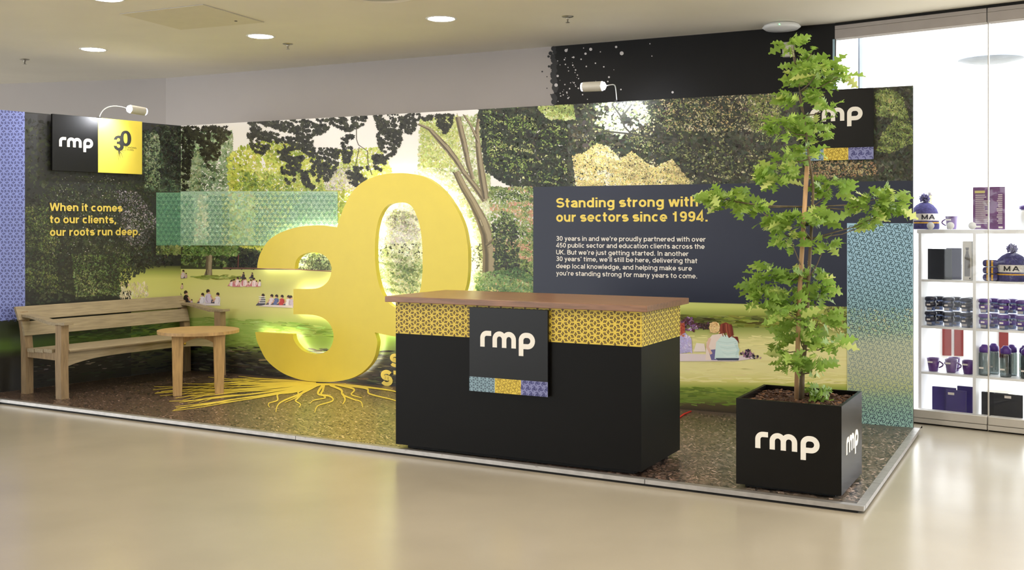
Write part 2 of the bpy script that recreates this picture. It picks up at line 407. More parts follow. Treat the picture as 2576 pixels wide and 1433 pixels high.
# ------------------------------------------------------------------ materials
M_floor = mat('polished_beige_resin', (166,158,141), .22, spec=.45, noise=.035, scale=1.3)
M_ceil = mat('painted_ceiling', (246,241,228), .9, noise=.01, scale=2)
M_wall = mat('painted_wall', (186,180,178), .85, noise=.01, scale=2)
M_black = mat('black_wall_paint', (18,18,19), .5, spec=.25, noise=.03)
M_silver = mat('brushed_aluminium', (176,172,168), .45, .8, noise=.05, scale=20, stretch=(1,1,1))
M_dark = mat('dark_recess', (14,13,12), .8)
M_panel = mat('stand_panel_edge', (40,42,46), .5)
M_print = print_mat('satin_print')
M_pfloor = print_mat('printed_vinyl_floor', .32, .45)
M_yellow = mat('yellow_lacquer', (228,210,82), .35, spec=.4, noise=.008)
M_yprint = mat('yellow_vinyl', (236,212,100), .5, noise=.01)
M_wprint = mat('white_vinyl', (240,236,228), .5, noise=.01)
M_signblack = mat('black_sign_board', (14,14,15), .3, spec=.25, noise=.02)
M_signyellow = mat('yellow_sign_board', (242,222,86), .35, noise=.01, coat=.2)
M_cblack = mat('black_laminate', (13,12,11), .4, spec=.12, noise=.03)
M_walnut = mat('walnut_worktop', (132,94,68), .32, noise=.13, scale=6, stretch=(1,9,9))
M_bench = mat('weathered_teak', (156,142,116), .7, noise=.09, scale=9, stretch=(.7,7,7), bump=.25)
M_benchleg = mat('weathered_teak_upright', (146,124,94), .7, noise=.11, scale=9, stretch=(6,6,.8), bump=.25)
M_table = mat('oiled_teak', (188,154,106), .5, noise=.12, scale=7, stretch=(1,9,1), bump=.1)
M_tableleg = mat('oiled_teak_upright', (178,146,98), .55, noise=.12, scale=8, stretch=(7,7,.8), bump=.1)
M_bark = mat('bark_mulch', (72,48,34), .9, noise=.3, scale=30)
M_bark2 = mat('light_bark_mulch', (124,88,62), .9, noise=.25, scale=30)
M_trunk = mat('young_bark', (112,98,80), .85, noise=.2, scale=25, stretch=(1,1,.3))
M_stake = mat('pine_stake', (178,142,104), .7, noise=.12, scale=20, stretch=(3,3,.4))
M_white = mat('white_plastic', (236,238,240), .4, noise=.01)
M_frame = mat('grey_window_frame', (198,194,188), .4, .2, noise=.02)
M_beam = mat('grey_beam', (166,158,154), .6, noise=.02)
M_chrome = mat('lamp_metal', (186,182,172), .3, .8, noise=.03)
M_refl = mat('lamp_reflector', (206,203,194), .4, .1, noise=.02)
M_glow = emis_mat('lamp_glow', (240,240,255), 9)
M_down = emis_mat('downlight_glow', (255,243,228), 62)
M_led = emis_mat('led_strip', (255,252,232), 14)
M_glass = glass_mat('clear_glass')
M_shelf = mat('white_shelf_board', (236,238,242), .45, noise=.01)
M_side = glass_mat('frosted_side', (214,232,250), .12, .5)

# ------------------------------------------------------------------ the hall: floor, ceiling, rear walls
def struct(o): o['kind'] = 'structure'; return o
mb = MB(); mb.box((-16,-9,-.2),(30,40,0)); struct(mb.build('floor', M_floor))
ZC = 3.055                                              # ceiling height
A = np.array(ground(455,929)[:2]); B = np.array(ground(2297,1075)[:2])
back = Plane(A, B); HP = 2.438                          # the stand's back panel
Lw = np.array(ground(0,987)[:2]); wd = (Lw-A)/np.linalg.norm(Lw-A); L2 = A+wd*2.25
left = Plane(L2, A)                                     # the stand's left panel
rear = Plane(back.at(-1.2,0,-.5)[:2], back.at(back.L*.955,0,-.5)[:2], 0)
# rear wall right end: where the window starts
WX = np.array([2.54, 8.30]); wdir = np.array([.794,-.607]); wdir /= np.linalg.norm(wdir)
ru = float((np.append(WX,0)-rear.o) @ rear.u)
RL = np.array([-3.86, 11.06]); rl_u = float((np.append(RL,0)-rear.o) @ rear.u); RLp = rear.at(rl_u,0)[:2]
mb = MB(); p0 = rear.at(rl_u,0); p1 = rear.at(ru,0); q1 = rear.at(ru,0,-.15); q0 = rear.at(rl_u,0,-.15)
mb.prism([p0[:2],p1[:2],q1[:2],q0[:2]], 0, ZC); w_rear = struct(mb.build('wall_rear', M_wall))
# its black painted part with the edge of dots
ub = rear.uv(1394, 200)[0]
mb = MB(); mb.box((ub,.0,.001),(ru-.002,ZC-.002,.004), M=rear.M()); mb.build('black_paint', M_black, w_rear, world=True)
ink = Ink(); rr = random.Random(3)
def dot(px, py, r, c): ink.polys([[(px+r*math.cos(a*math.pi/5), py+r*math.sin(a*math.pi/5)) for a in range(10)]], np.array([c]))
bk = (26,26,28); wt = (214,206,200)
for y in range(122, 262, 9): dot(1394+rr.uniform(-3,4), y+rr.uniform(-3,3), rr.uniform(5,9), bk)
for x,y,r in [(1385,134,5),(1380,142,3),(1388,146,4),(1381,167,3),(1364,180,2),(1376,193,1.5),(1376,222,1.5),(1389,240,2.5),(1386,238,2),(1392,182,5),(1390,204,6)]: dot(x,y,r,bk)
for x,y,r in [(1564,134,5),(1486,124,4),(1473,135,3),(1420,150,2),(1443,144,2.5),(1441,164,2),(1498,159,2),(1462,149,2),(1519,168,2),(1475,167,2),(1448,176,2),(1399,214,4.5),(1532,194,2.5),(1444,208,2),(1429,247,2),(1426,232,2),(1692,232,3),(1403,191,3),(1424,127,4),(1640,141,1.5),(1550,118,3),(1433,223,2),(1455,222,2),(1529,205,2),(1562,225,2),(1635,110,1.5)]: dot(x,y,r,wt)
for i in range(36): dot(1400+abs(rr.gauss(0,60)), rr.uniform(118,258), rr.uniform(.8,1.8), wt)
ink.build('paint_dots', lambda x,y,o: (lambda q: rear.at(q[:,0], q[:,1], .004+o))(rear.uv(x,y,.004)), M_print, w_rear)
RL0 = RLp + (np.array([-5.53,11.45])-RL)*5.0
mb = MB(); d = (RL0-RLp)/np.linalg.norm(RL0-RLp); nn = np.array([-d[1], d[0]]); nn = nn if nn[1] > 0 else -nn
mb.prism([RLp, RL0, RL0+nn*.15, RLp+nn*.15], 0, ZC); struct(mb.build('wall_rear_left', M_wall))
# ceiling: over the hall only, ending along the window wall and the rear walls
Wend = WX+wdir*9
mb = MB(); mb.prism([(-14,-8),(12,-8),(12,Wend[1]),tuple(Wend),tuple(WX),tuple(rear.at(ru,0,-.15)[:2]),tuple(rear.at(rl_u,0,-.15)[:2]),tuple(RL0+nn*.15)], ZC, ZC+.25)
struct(mb.build('ceiling', M_ceil))

struct(MB().box((-14,-8.2,0),(12,-8,ZC)).build('wall_front_unseen', mat('unseen_wall_paint', (196,190,180), .85, noise=.01, scale=2)))  # unseen wall behind the camera, added to cut bright reflections in black surfaces

# ------------------------------------------------------------------ the stand: platform, edge trims, panels
pfL = np.array(ground(0,1004.7)[:2]); pfR = np.array(ground(2174,1276)[:2]); prB = np.array(ground(2315,1078)[:2])
pd = (pfR-pfL)/np.linalg.norm(pfR-pfL); pl = pfL-pd*1.2
rd = (prB-pfR)/np.linalg.norm(prB-pfR)
back_r = back.at(back.L,0)[:2]; lp = L2
plat_poly = [pl, pfR, prB, tuple(back.at(back.L,0,-.05)[:2]), tuple(back.at(0,0,-.06)[:2]), tuple(left.at(0,0,-.06)[:2])]
mb = MB(); inn = [np.array(p) for p in plat_poly]
cen = sum(inn)/len(inn); 
base = [p+(cen-p)/np.linalg.norm(cen-p)*.035 for p in inn]
mb.prism([tuple(p) for p in base], .0, .012); plat_foot = None
platform = MB().prism([tuple(p+(cen-p)/np.linalg.norm(cen-p)*.012) for p in inn], .012, PZ).build('floor_stand', M_dark); struct(platform)
mb.build('foot_recess', M_dark, platform)

# printed bark-and-grass vinyl on the platform
ink = Ink()
fx = lambda x, y, o: np.stack([(x-CX)/F*((HC-o)*F/(y-HY)), (HC-o)*F/(y-HY), PZ+o+x*0], -1)
plat_px = [(-260,975),(0,1004),(2160,1266),(2305,1080),(2297,1074),(455,928),(-20,992)]
def fcol(x, y):                                           # printed colour of the vinyl: bark to mossy to dark bark
    t = np.clip(1-np.abs(x-880)/420, 0, 1)[:,None]*np.clip((y-960)/60, 0, 1)[:,None]
    b = np.array([84,66,54.]); g = np.array([134,120,68.])
    c = b*(1-t)+g*t
    r = np.clip((x-1700)/150, 0, 1)[:,None]
    return c*(1-r) + np.array([82,72,60.])*r
xs = np.linspace(-280, 2320, 66); GP = []; GC = []
for i in range(65):
    yt = lambda x: 928+(x-455)*.0793 if x > 455 else 928+(455-x)*.128
    yb = lambda x: 1002+x*.1250 if x < 2172 else 1273-(x-2172)*1.375
    for j in range(6):
        q = [(xs[i], yt(xs[i])+(yb(xs[i])-yt(xs[i]))*j/6), (xs[i+1], yt(xs[i+1])+(yb(xs[i+1])-yt(xs[i+1]))*j/6), (xs[i+1], yt(xs[i+1])+(yb(xs[i+1])-yt(xs[i+1]))*(j+1)/6), (xs[i], yt(xs[i])+(yb(xs[i])-yt(xs[i]))*(j+1)/6)]
        qa = np.array(q, float); GP.append(qa); GC.append(fcol(qa[:,0], qa[:,1]))
ink.polys(GP, np.array(GC))
fp = [(-200,985),(0,1000),(1000,1128),(2160,1262),(2300,1082),(455,932)]
def scat(n, size, tint, asp, jit, add=0):
    x, y = sample(fp, n); c = fcol(x, y)*tint + np.asarray(add) + rng.normal(0, jit, (n,1)); s = np.clip((y-900)/250, .5, 1.3)
    r = rng.uniform(size[0], size[1], n)*s; a = np.arange(6)*np.pi/3; rad = r[:,None]*rng.uniform(.5, 1.3, (n,6)); th = rng.normal(.1, .35, n)
    lx = rad*np.cos(a); ly = rad*np.sin(a)/asp
    ink.polys(np.stack([x[:,None]+lx*np.cos(th)[:,None]-ly*np.sin(th)[:,None], y[:,None]+lx*np.sin(th)[:,None]+ly*np.cos(th)[:,None]], -1), np.clip(c, 5, 255))
scat(7000, (3,9), .55, 3, 8); scat(6000, (3,9), 1.2, 3.2, 12); scat(7500, (1.5,5), 1.1, 4, 16, (34,26,24)); scat(2400, (2,7), 1.1, 4.5, 18, (72,58,54))
ink.build('printed_vinyl', fx, M_pfloor, platform, .0004, .0012)

# silver edge trims of the platform, laid as separate lengths with joints
def trim_piece(a, b, inward, idx):
    a = np.array(a); b = np.array(b); n = np.array(inward)
    mb = MB(); z0, z1 = .014, PZ+.004
    mb.prism([a, b, b+n*.045, a+n*.045], z0, z1)
    return mb.build('trim_%d' % idx, M_silver)
fn_ = np.array([-pd[1], pd[0]]); rn_ = np.array([-rd[1], rd[0]]); rn_ = rn_ if rn_ @ (cen-pfR) > 0 else -rn_
tl = np.linalg.norm(pfR-pl); cuts = [0, tl-3.75, tl-1.2, tl]
for i in range(3):
    struct(trim_piece(pl+pd*(cuts[i]+.002), pl+pd*(cuts[i+1]-.002), fn_, i+1))
rl = np.linalg.norm(prB-pfR); rc = [0.046, .55, rl]
for i in range(2): struct(trim_piece(pfR+rd*(rc[i]+.002), pfR+rd*(rc[i+1]-.002), rn_, i+4))

# panels
def slab(pl_, u0, u1, h, name, th=.045):
    mb = MB(); mb.box((u0,0,-th),(u1,h,0), M=pl_.M()); return struct(mb.build(name, M_panel))
wall_back = slab(back, 0, back.L, HP, 'wall_back')
wall_left = slab(left, 0, left.L-.0005, HP, 'wall_left')

# ---------------- mural print, back panel
ink = Ink()
def yb_(x): return 960+.0791*(x-842)
def yt_(x): return 316-.0548*(x-455)
X0, X1 = 455, 2297
ink.fill([(X0,yt_(X0)),(X1,yt_(X1)),(X1,yb_(X1)),(X0,yb_(X0))], (232,226,220))
ink.rows(X0, 1345, [640,676,700,745,775,795,815,850,872,890,908,980], [(60,66,40),(196,196,118),(206,204,122),(214,208,134),(208,204,128),(188,194,112),(152,176,86),(140,168,74),(118,134,64),(72,72,48),(44,38,30),(40,34,28)], 6, .012)
ink.rows(1345, 2131, [745,770,788,796,815,832,850,890,930,955,972,1000,1015,1076], [(198,202,122),(192,196,108),(140,150,66),(84,84,44),(112,126,56),(166,172,98),(210,204,134),(228,218,156),(226,216,150),(210,202,118),(146,160,68),(104,120,46),(76,66,42),(52,44,34)], 6, .006)
# shade streaks on the lawn
ink.leaves([(590,806),(760,812),(900,842),(700,850)], 240, (8,26), [(140,166,74),(128,156,64),(154,176,86)], 7, .05)
ink.leaves([(1345,792),(2130,796),(2130,826),(1345,818)], 500, (8,28), [(84,84,36),(66,70,30),(120,130,50),(150,150,70)], 8, .03)
ink.leaves([(1345,840),(2130,846),(2130,965),(1345,955)], 700, (10,34), [(226,216,150),(222,212,144),(230,220,158)], 12, .02, jit=3)
ink.leaves([(1345,972),(2130,978),(2130,1030),(1345,1015)], 500, (8,26), [(104,124,46),(118,136,52),(92,108,42)], 9, .03, jit=6)
ink.leaves([(460,800),(660,800),(660,870),(460,870)], 300, (8,26), [(148,174,82),(140,166,74),(156,180,90)], 10, .02, jit=5)
ink.leaves([(460,868),(1000,880),(1000,970),(460,926)], 600, (6,22), [(44,40,32),(30,28,24),(70,66,46),(88,84,56)], 7, .05)
ink.leaves([(560,872),(1000,890),(1000,950),(600,905)], 60, (8,18), [(150,140,110),(120,112,84)], 9, .05)
# hedge and woods behind the lawn
ink.fill([(455,612),(1345,612),(1345,684),(900,680),(455,676)], (58,62,42))
ink.leaves([(455,600),(860,600),(860,672),(455,668)], 900, (3,9), [(36,40,28),(60,72,40),(96,116,60),(30,30,24),(128,142,84)])
ink.leaves([(575,640),(650,640),(650,676),(575,676)], 160, (3,8), [(24,26,22),(34,34,28)])
ink.leaves([(740,634),(834,634),(834,678),(740,678)], 260, (2,6), [(176,182,140),(128,140,92),(206,208,180),(90,100,62)])
ink.line([(560,674),(700,675),(834,682)], 2.5, (120,82,70)); ink.line([(600,640),(599,672)], 2, (110,64,56))
# grey-green trees at the left, yellow tree
ink.leaves([(455,330),(585,330),(600,620),(455,620)], 2600, (3,9), [(120,140,104),(92,112,78),(150,166,128),(64,80,54),(176,186,160)])
ink.leaves([(455,400),(500,380),(520,620),(455,620)], 500, (3,8), [(150,160,120),(176,182,150),(110,126,84)])
ink.leaves([(572,395),(600,372),(680,352),(760,364),(840,420),(900,440),(960,420),(1010,452),(1000,500),(860,640),(580,620)], 3400, (4,11), [(176,182,74),(194,196,92),(150,162,58),(206,206,116),(128,142,52)])
ink.leaves([(600,430),(840,430),(850,620),(590,620)], 1300, (3,8), [(126,146,66),(160,172,84),(96,118,50),(186,190,104)])
ink.leaves([(835,380),(960,370),(990,440),(840,470)], 500, (3,8), [(186,194,92),(204,206,128),(168,178,84)])
ink.leaves([(815,430),(880,420),(900,480),(815,478)], 300, (2,6), [(190,182,170),(120,116,100),(214,206,196)])
# light trees behind and inside the zero
ink.leaves([(1056,300),(1230,285),(1240,720),(1100,740),(960,760),(930,500),(1050,430)], 5200, (3,9), [(190,194,146),(206,208,170),(160,170,112),(222,222,196),(132,146,88)])
ink.leaves([(960,515),(1045,520),(1060,600),(950,620)], 500, (2,7), [(150,146,132),(196,192,182),(110,110,94),(216,212,204)])
ink.leaves([(950,640),(1062,640),(1062,735),(960,735)], 500, (3,8), [(120,136,80),(86,104,60),(176,180,132),(206,206,176)])
ink.leaves([(1056,300),(1150,292),(1160,420),(1060,420)], 700, (3,8), [(184,190,110),(204,206,140),(160,168,90)])
# trunk and limbs
tk = [(134,120,92),(120,106,80),(152,138,110)]
def limb(pts, w):
    ink.line(pts, w, tk[1]); p = np.array(pts, float); wm = np.broadcast_to(np.asarray(w, float), (len(p),))
    for _ in range(int(len(p)*6)):
        i = rng.integers(0, len(p)-1); t = rng.uniform(0, 1); q = p[i]*(1-t)+p[i+1]*t; d = p[i+1]-p[i]; d = d/np.linalg.norm(d); o = np.array([-d[1], d[0]])*rng.uniform(-.42,.42)*wm[i]; l_ = rng.uniform(4,12)
        ink.line([q+o-d*l_, q+o+d*l_], rng.uniform(.8,2.2), [(92,80,60),(160,146,116),(178,166,138),(110,98,72)][rng.integers(0,4)])
    
    ink.line(p+np.array([np.array(w).mean()*.18,0]), np.array(w)*.35, tk[2]); ink.line(p-np.array([np.array(w).mean()*.3,0]), np.array(w)*.2, (84,74,56))
limb([(1052,312),(1080,324),(1100,346),(1124,372),(1146,400),(1166,432),(1196,470),(1220,505)], [5,9,13,16,14,12,14,14])
limb([(1152,294),(1160,330),(1170,370),(1178,412),(1190,450)], [14,15,14,12,10])
limb([(1206,290),(1200,330),(1204,380),(1212,440),(1222,500)], [8,9,14,18,18])
limb([(1168,290),(1186,318),(1200,350)], [5,6,7])
limb([(1148,432),(1166,470),(1190,510),(1210,550),(1226,590),(1232,640),(1232,704)], [16,18,20,26,32,34,38])
limb([(1226,620),(1252,600),(1266,572),(1272,548)], [16,14,12,10])
# dark crowns at the centre right
ink.leaves([(1205,275),(1450,258),(1445,340),(1440,470),(1340,480),(1290,470),(1220,430)], 3200, (4,13), [(30,36,24),(40,46,30),(24,28,20),(56,62,38),(36,44,26)])
ink.leaves([(1215,275),(1440,260),(1440,470),(1230,440)], 520, (2,5.5), [(110,130,62),(84,106,48),(150,160,90),(180,180,120)], thr=.58)
ink.leaves([(1230,470),(1345,470),(1345,730),(1250,735)], 1500, (3,8), [(150,158,98),(110,130,66),(80,98,48),(192,182,140),(196,150,118)])
ink.leaves([(1250,470),(1345,478),(1345,730),(1262,690)], 700, (2,6), [(206,196,160),(64,82,42),(186,140,112),(120,140,76),(44,52,34)])
ink.leaves([(1240,560),(1300,560),(1310,700),(1246,700)], 260, (3,9), [(50,58,36),(36,42,28),(84,100,54)])
ink.leaves([(1190,690),(1300,672),(1345,700),(1345,745),(1200,745)], 700, (2.5,7), [(84,112,64),(116,142,84),(60,86,46),(150,170,110)])
# right hand woods
ink.fill([(1430,yt_(1430)),(2297,yt_(2297)),(2297,470),(1430,478)], (54,54,44))
ink.leaves([(1430,255),(2297,216),(2297,465),(1430,475)], 6500, (5,15), [(46,46,36),(58,58,46),(36,36,28),(76,76,58),(52,56,38)])
ink.leaves([(1440,262),(1960,238),(1960,460),(1440,468)], 1300, (2,6), [(130,132,84),(176,170,126),(104,112,64),(206,198,166),(90,94,58)], thr=.52)
ink.leaves([(1500,262),(1620,256),(1640,300),(1560,345),(1500,310)], 200, (4,11), [(206,206,190),(186,190,160),(150,160,110)], thr=.35)
ink.leaves([(1350,268),(1440,262),(1450,300),(1380,300)], 240, (3,8), [(160,172,92),(196,200,140),(130,146,76)])
ink.leaves([(1440,390),(1470,385),(1500,360),(1530,368),(1560,400),(1590,380),(1620,405),(1650,420),(1690,400),(1735,455),(1735,466),(1450,470)], 2600, (2,6), [(226,212,164),(206,190,130),(238,228,196),(180,162,104),(216,196,120),(150,136,92)])
ink.leaves([(1640,245),(1960,232),(1960,330),(1680,330)], 330, (2,6), [(170,150,104),(196,180,140),(126,128,74)])
ink.leaves([(1880,240),(1960,236),(1965,300),(1890,330)], 160, (3,8), [(110,120,60),(140,146,80),(84,92,50)])
ink.leaves([(2200,228),(2240,224),(2270,240),(2296,330),(2296,360),(2240,385),(2205,380),(2215,340),(2250,300),(2205,290)], 800, (2.5,6.5), [(120,132,70),(150,156,92),(92,104,54),(176,150,104),(70,78,44)])
ink.leaves([(2020,404),(2200,404),(2210,440),(2030,450)], 260, (2.5,6), [(150,120,84),(176,158,112),(110,112,66)])
for pts, w in ([(1540,262),(1560,290),(1572,320),(1590,338)],4), ([(1590,262),(1576,280),(1560,296)],4), ([(1470,266),(1484,290),(1490,315)],5), ([(1520,330),(1600,338),(1700,360)],4):
    ink.line(pts, w, (62,60,48))
# dark hanging leaves along the top
dk = [(32,32,22),(42,42,28),(24,22,16),(52,54,34)]
def hang(x0, y0, x1, y1, n, sz=(5,9.5)):
    ink.stars([(x0,y0),(x1,y0),(x1-(x1-x0)*.12,y0+(y1-y0)*.6),((x0+x1)/2+6,y1),((x0+x1)/2-8,y1),(x0+(x1-x0)*.1,y0+(y1-y0)*.6)], n, sz, dk)
for b in [(455,320,492,420,110),(470,318,588,372,150),(500,340,560,420,110),(455,400,478,520,60),(623,304,722,352,130),(622,335,690,388,90),(700,300,840,350,170),(690,345,792,412,170),(775,372,858,458,170),(704,392,760,462,110),(756,428,810,476,70),(830,292,925,330,90),(858,340,890,408,60),(940,286,1060,356,180),(946,325,1014,400,120),(936,388,974,430,60),(868,420,928,472,80),(1094,288,1142,334,70),(1060,290,1090,305,20)]: hang(*b)
ink.line([(897,292),(897,350),(902,364),(925,380),(926,410),(936,440)], 1.6, (60,54,44)); ink.line([(904,370),(898,400),(893,428)], 1.4, (60,54,44))
# broad lawn tree on the left part
limb([(527,610),(527,640),(526,680),(524,696)], [18,16,15,22])
ink.leaves([(462,600),(600,600),(600,645),(462,640)], 420, (3,8), [(104,130,66),(136,156,88),(78,100,50),(60,72,40)])
ink.leaves([(480,694),(570,690),(620,700),(500,704)], 60, (6,14), [(140,150,70),(120,134,58)], 7, .02)
# small groups of people sitting on the lawn (printed)
def folk(x, y, h, shirt, hair=(54,40,34), skin=(206,160,134), w=.56, legs=None):
    d = 1 if int(x) % 2 else -1; tx = x-d*h*.06; r = h*.125; lg = legs or (84,80,96)
    ink.polys([[(x-d*h*w*.45,y),(x+d*h*w*.95,y),(x+d*h*w*.8,y-h*.12),(x+d*h*w*.45,y-h*.30),(x,y-h*.2)]], np.array([lg]))
    ink.polys([[(tx-h*w*.40,y-h*.03),(tx-h*w*.44,y-h*.35),(tx-h*w*.36,y-h*.60),(tx-h*w*.1,y-h*.70),(tx+h*w*.1,y-h*.70),(tx+h*w*.36,y-h*.60),(tx+h*w*.38,y-h*.3),(tx+h*w*.32,y-h*.03)]], np.array([shirt]))
    ink.line([(tx+d*h*w*.3,y-h*.55),(tx+d*h*w*.5,y-h*.34),(tx+d*h*w*.72,y-h*.26)], h*.09, skin)
    ink.line([(tx-d*h*w*.2,y-h*.56),(tx-d*h*w*.26,y-h*.3),(tx-d*h*w*.1,y-h*.1)], h*.05, tuple(np.array(shirt)*.8))
    ink.polys([[(tx+r*math.cos(a*.7854), y-h*.82+r*1.2*math.sin(a*.7854)) for a in range(8)]], np.array([skin]))
    ink.polys([[(tx-d*r*.2+r*1.08*math.cos(math.pi+a*.52), y-h*.84+r*1.3*math.sin(math.pi+a*.52)) for a in range(7)]+[(tx-d*r*.9,y-h*.74)]], np.array([hair]))
folk(460,700,22,(206,190,190)); folk(452,700,14,(180,150,150)); folk(468,699,13,(190,160,160))
for i in range(14): folk(580+i*5.6, 719+(i%3), 14+(i%4)*3, [(226,186,190),(236,224,224),(206,130,140),(240,214,214)][i%4], legs=(196,120,130))
folk(612,700,16,(60,54,60)); folk(634,700,15,(50,46,50))
for x, y, h, c in [(428,741,18,(214,208,220)),(447,741,20,(220,212,222)),(444,728,14,(226,196,180)),(458,726,14,(206,176,160))]: folk(x,y,h,c)
folk(471,766,36,(40,32,34),w=.45); folk(508,766,30,(220,216,232)); folk(527,763,36,(204,192,214)); folk(546,767,32,(226,218,226))
folk(482,766,14,(200,180,190)); ink.fill([(480,768),(556,768),(552,763),(490,762)], (222,212,214))
for x, c in [(660,(70,72,84)),(682,(220,206,216)),(694,(96,110,160)),(708,(190,60,64)),(724,(226,220,228)),(735,(196,180,200))]: folk(x, 768+(x-660)*.06, 30, c)
for k in range(4): ink.line([(652,746+k*5),(669,746+k*5)], 2, (230,226,230))
ink.fill([(650,770),(738,774),(736,768),(668,766)], (222,208,206))
# people on the right
ink.fill([(1700,908),(1850,908),(1905,900),(1880,894),(1700,888)], (222,206,206))
ink.leaves([(1700,808),(1735,798),(1765,822),(1745,830),(1700,828)], 90, (3,9), [(206,180,200),(120,86,120),(236,222,230),(90,50,60)])
ink.leaves([(1755,812),(1790,812),(1785,826),(1758,828)], 30, (3,7), [(90,46,50),(60,40,44)])
ink.fill([(1702,890),(1706,846),(1722,834),(1740,852),(1742,884)], (178,166,206)); ink.fill([(1700,850),(1702,818),(1722,810),(1724,836)], (176,84,62)); ink.fill([(1745,884),(1752,862),(1772,864),(1776,884)], (230,216,206))
ink.fill([(1775,905),(1778,860),(1792,842),(1820,838),(1830,870),(1815,902)], (232,212,200)); ink.fill([(1790,905),(1782,880),(1800,878),(1815,905)], (110,104,150))
ink.polys([[(1798+14*math.cos(a*.628), 823+15*math.sin(a*.628)) for a in range(10)]], np.array([(222,186,128)]))
ink.fill([(1798,902),(1802,860),(1818,842),(1840,842),(1856,858),(1860,900),(1830,905)], (206,226,220)); ink.fill([(1800,900),(1860,900),(1858,906),(1806,906)], (70,78,96))
ink.fill([(1810,840),(1812,816),(1826,810),(1842,818),(1846,842),(1834,850),(1828,836)], (122,56,44)); ink.fill([(1838,846),(1850,850),(1860,864),(1856,846)], (110,44,40))
ink.line([(1786,850),(1780,872),(1790,890)], 7, (222,184,164)); ink.line([(1850,862),(1858,880),(1852,896)], 6, (188,212,208))
for k in range(5): ink.line([(1815+k*6,814),(1814+k*7,830),(1820+k*6,846)], 2, [(150,74,56),(98,40,34),(170,96,70)][k%3])
for k in range(6): ink.line([(1806+k*3,858+k*7),(1830,862+k*7),(1856,858+k*7)], 1.5, [(190,212,206),(222,236,230)][k%2])
ink.leaves([(1786,812),(1810,812),(1810,836),(1786,836)], 60, (2,5), [(226,194,140),(206,166,106),(236,210,164)])
ink.leaves([(1704,846),(1738,846),(1740,886),(1704,886)], 60, (3,7), [(186,174,212),(164,150,194),(200,190,222)])
ink.leaves([(1700,812),(1722,812),(1722,846),(1700,846)], 40, (2,5), [(150,66,50),(196,112,84)])
ink.leaves([(1862,890),(1880,878),(1915,900),(1880,902)], 40, (3,8), [(60,50,66),(160,120,140),(40,36,46)])
# shrub at the right over the lawn
ink.leaves([(2080,770),(2131,770),(2131,850),(2060,810)], 260, (2.5,6), [(150,150,76),(90,98,46),(60,60,36),(206,196,130)])
# picnic by the reeds at the far left of this panel
# green translucent print band and its swirl pattern
def band(ink, x0, x1):
    ink.rows(x0, x1, [481,520,560,617], [(164,190,164),(158,186,160),(160,188,158),(152,180,146)], 3)
    ink.leaves([(x0,484),(x1,484),(x1,615),(x0,615)], int((x1-x0)*3.2), (3,8), [(164,196,164),(140,180,146),(176,202,166),(154,190,148)])
band(ink, 455, 850)
ink.leaves([(560,484),(760,484),(720,560),(850,600),(560,615)], 500, (4,10), [(176,198,140),(162,192,144),(186,202,146)])
ink.leaves([(500,490),(525,490),(530,610),(490,610)], 160, (3,8), [(176,200,168),(196,208,170)])
for q in (([(540,490),(578,490),(578,615),(520,615)]), ([(455,490),(490,490),(490,615),(455,615)]), ([(640,484),(850,484),(850,560),(700,600),(640,617)])):
    P = np.array(q); a = stroke_quads(pattern_strokes('swirl', P[:,0].min(), P[:,0].max(), P[:,1].min(), P[:,1].max(), 13), 1.4, P[:,0].min(), P[:,0].max(), P[:,1].min(), P[:,1].max())
    ink.polys(a, (108,144,122))
# navy text block
ink.fill([(1342,470),(2297,454),(2297,562),(2131,562),(2131,771),(1342,748)], (34,39,56))
# pale blue patterned upright at the right end
ink.rows(2131, 2297, [561,700,780,830,860,920,975,1000,1040,1079], [(148,180,196),(144,176,190),(138,172,178),(158,184,164),(182,188,158),(186,188,156),(176,184,132),(150,178,146),(136,172,158),(146,182,172)], 2, .004)
ink.leaves([(2131,775),(2297,775),(2297,850),(2131,845)], 330, (2,5.5), [(150,176,140),(176,180,140),(120,150,130),(196,190,150)])
a = stroke_quads(pattern_strokes('arrows', 2132, 2296, 562, 1078, 21, .3), 1.9, 2132, 2296, 562, 1078)
my = a[...,1].mean(1); t = np.clip(np.interp(my, [560,770,830,870,960,1010,1080], [1,1,.8,.3,.3,.7,.9]), 0, 1)[:,None]
ink.polys(a, np.array([58,82,92])*t + np.array([170,178,164])*(1-t))
bfn = lambda pl_: (lambda x, y, o: (lambda q: pl_.at(np.clip(q[:,0], 0, pl_.L), np.clip(q[:,1], 0, HP), o))(pl_.uv(x, y, 0)))
ink.build('printed_mural', bfn(back), M_print, wall_back)

# ---------------- mural print, left panel
ink = Ink(); Xl = -60
def ltop(x): return 275.8+.088*x
def lbot(x): return 987-.1275*x
ink.fill([(Xl,ltop(Xl)),(455,ltop(455)),(455,lbot(455)),(Xl,lbot(Xl))], (44,44,42))
ink.rows(62, 455, [285,450,600,760], [(58,58,60),(46,46,46),(42,42,38),(36,36,32)], 4)
ink.rows(300, 455, [668,684,700,745,780,800,850,880,940], [(70,72,44),(150,156,76),(196,194,110),(206,202,120),(204,200,118),(130,150,60),(104,132,46),(70,72,40),(44,40,32)], 3)
ink.rows(Xl, 330, [750,800,850,866,880,892,905,1000], [(34,34,32),(40,42,34),(56,66,38),(74,96,40),(76,100,42),(52,60,34),(36,34,28),(30,27,24)], 4, -.05)
ink.leaves([(170,800),(440,782),(440,850),(180,870)], 300, (6,20), [(74,100,38),(96,126,46),(60,80,34)], 7, -.1)
ink.leaves([(70,880),(440,850),(440,925),(70,965)], 320, (6,18), [(30,28,24),(40,38,30),(24,22,20)], 6, -.1)
ink.leaves([(80,900),(420,860),(420,915),(90,940)], 26, (5,12), [(120,110,96),(96,90,80)], 6, -.1)
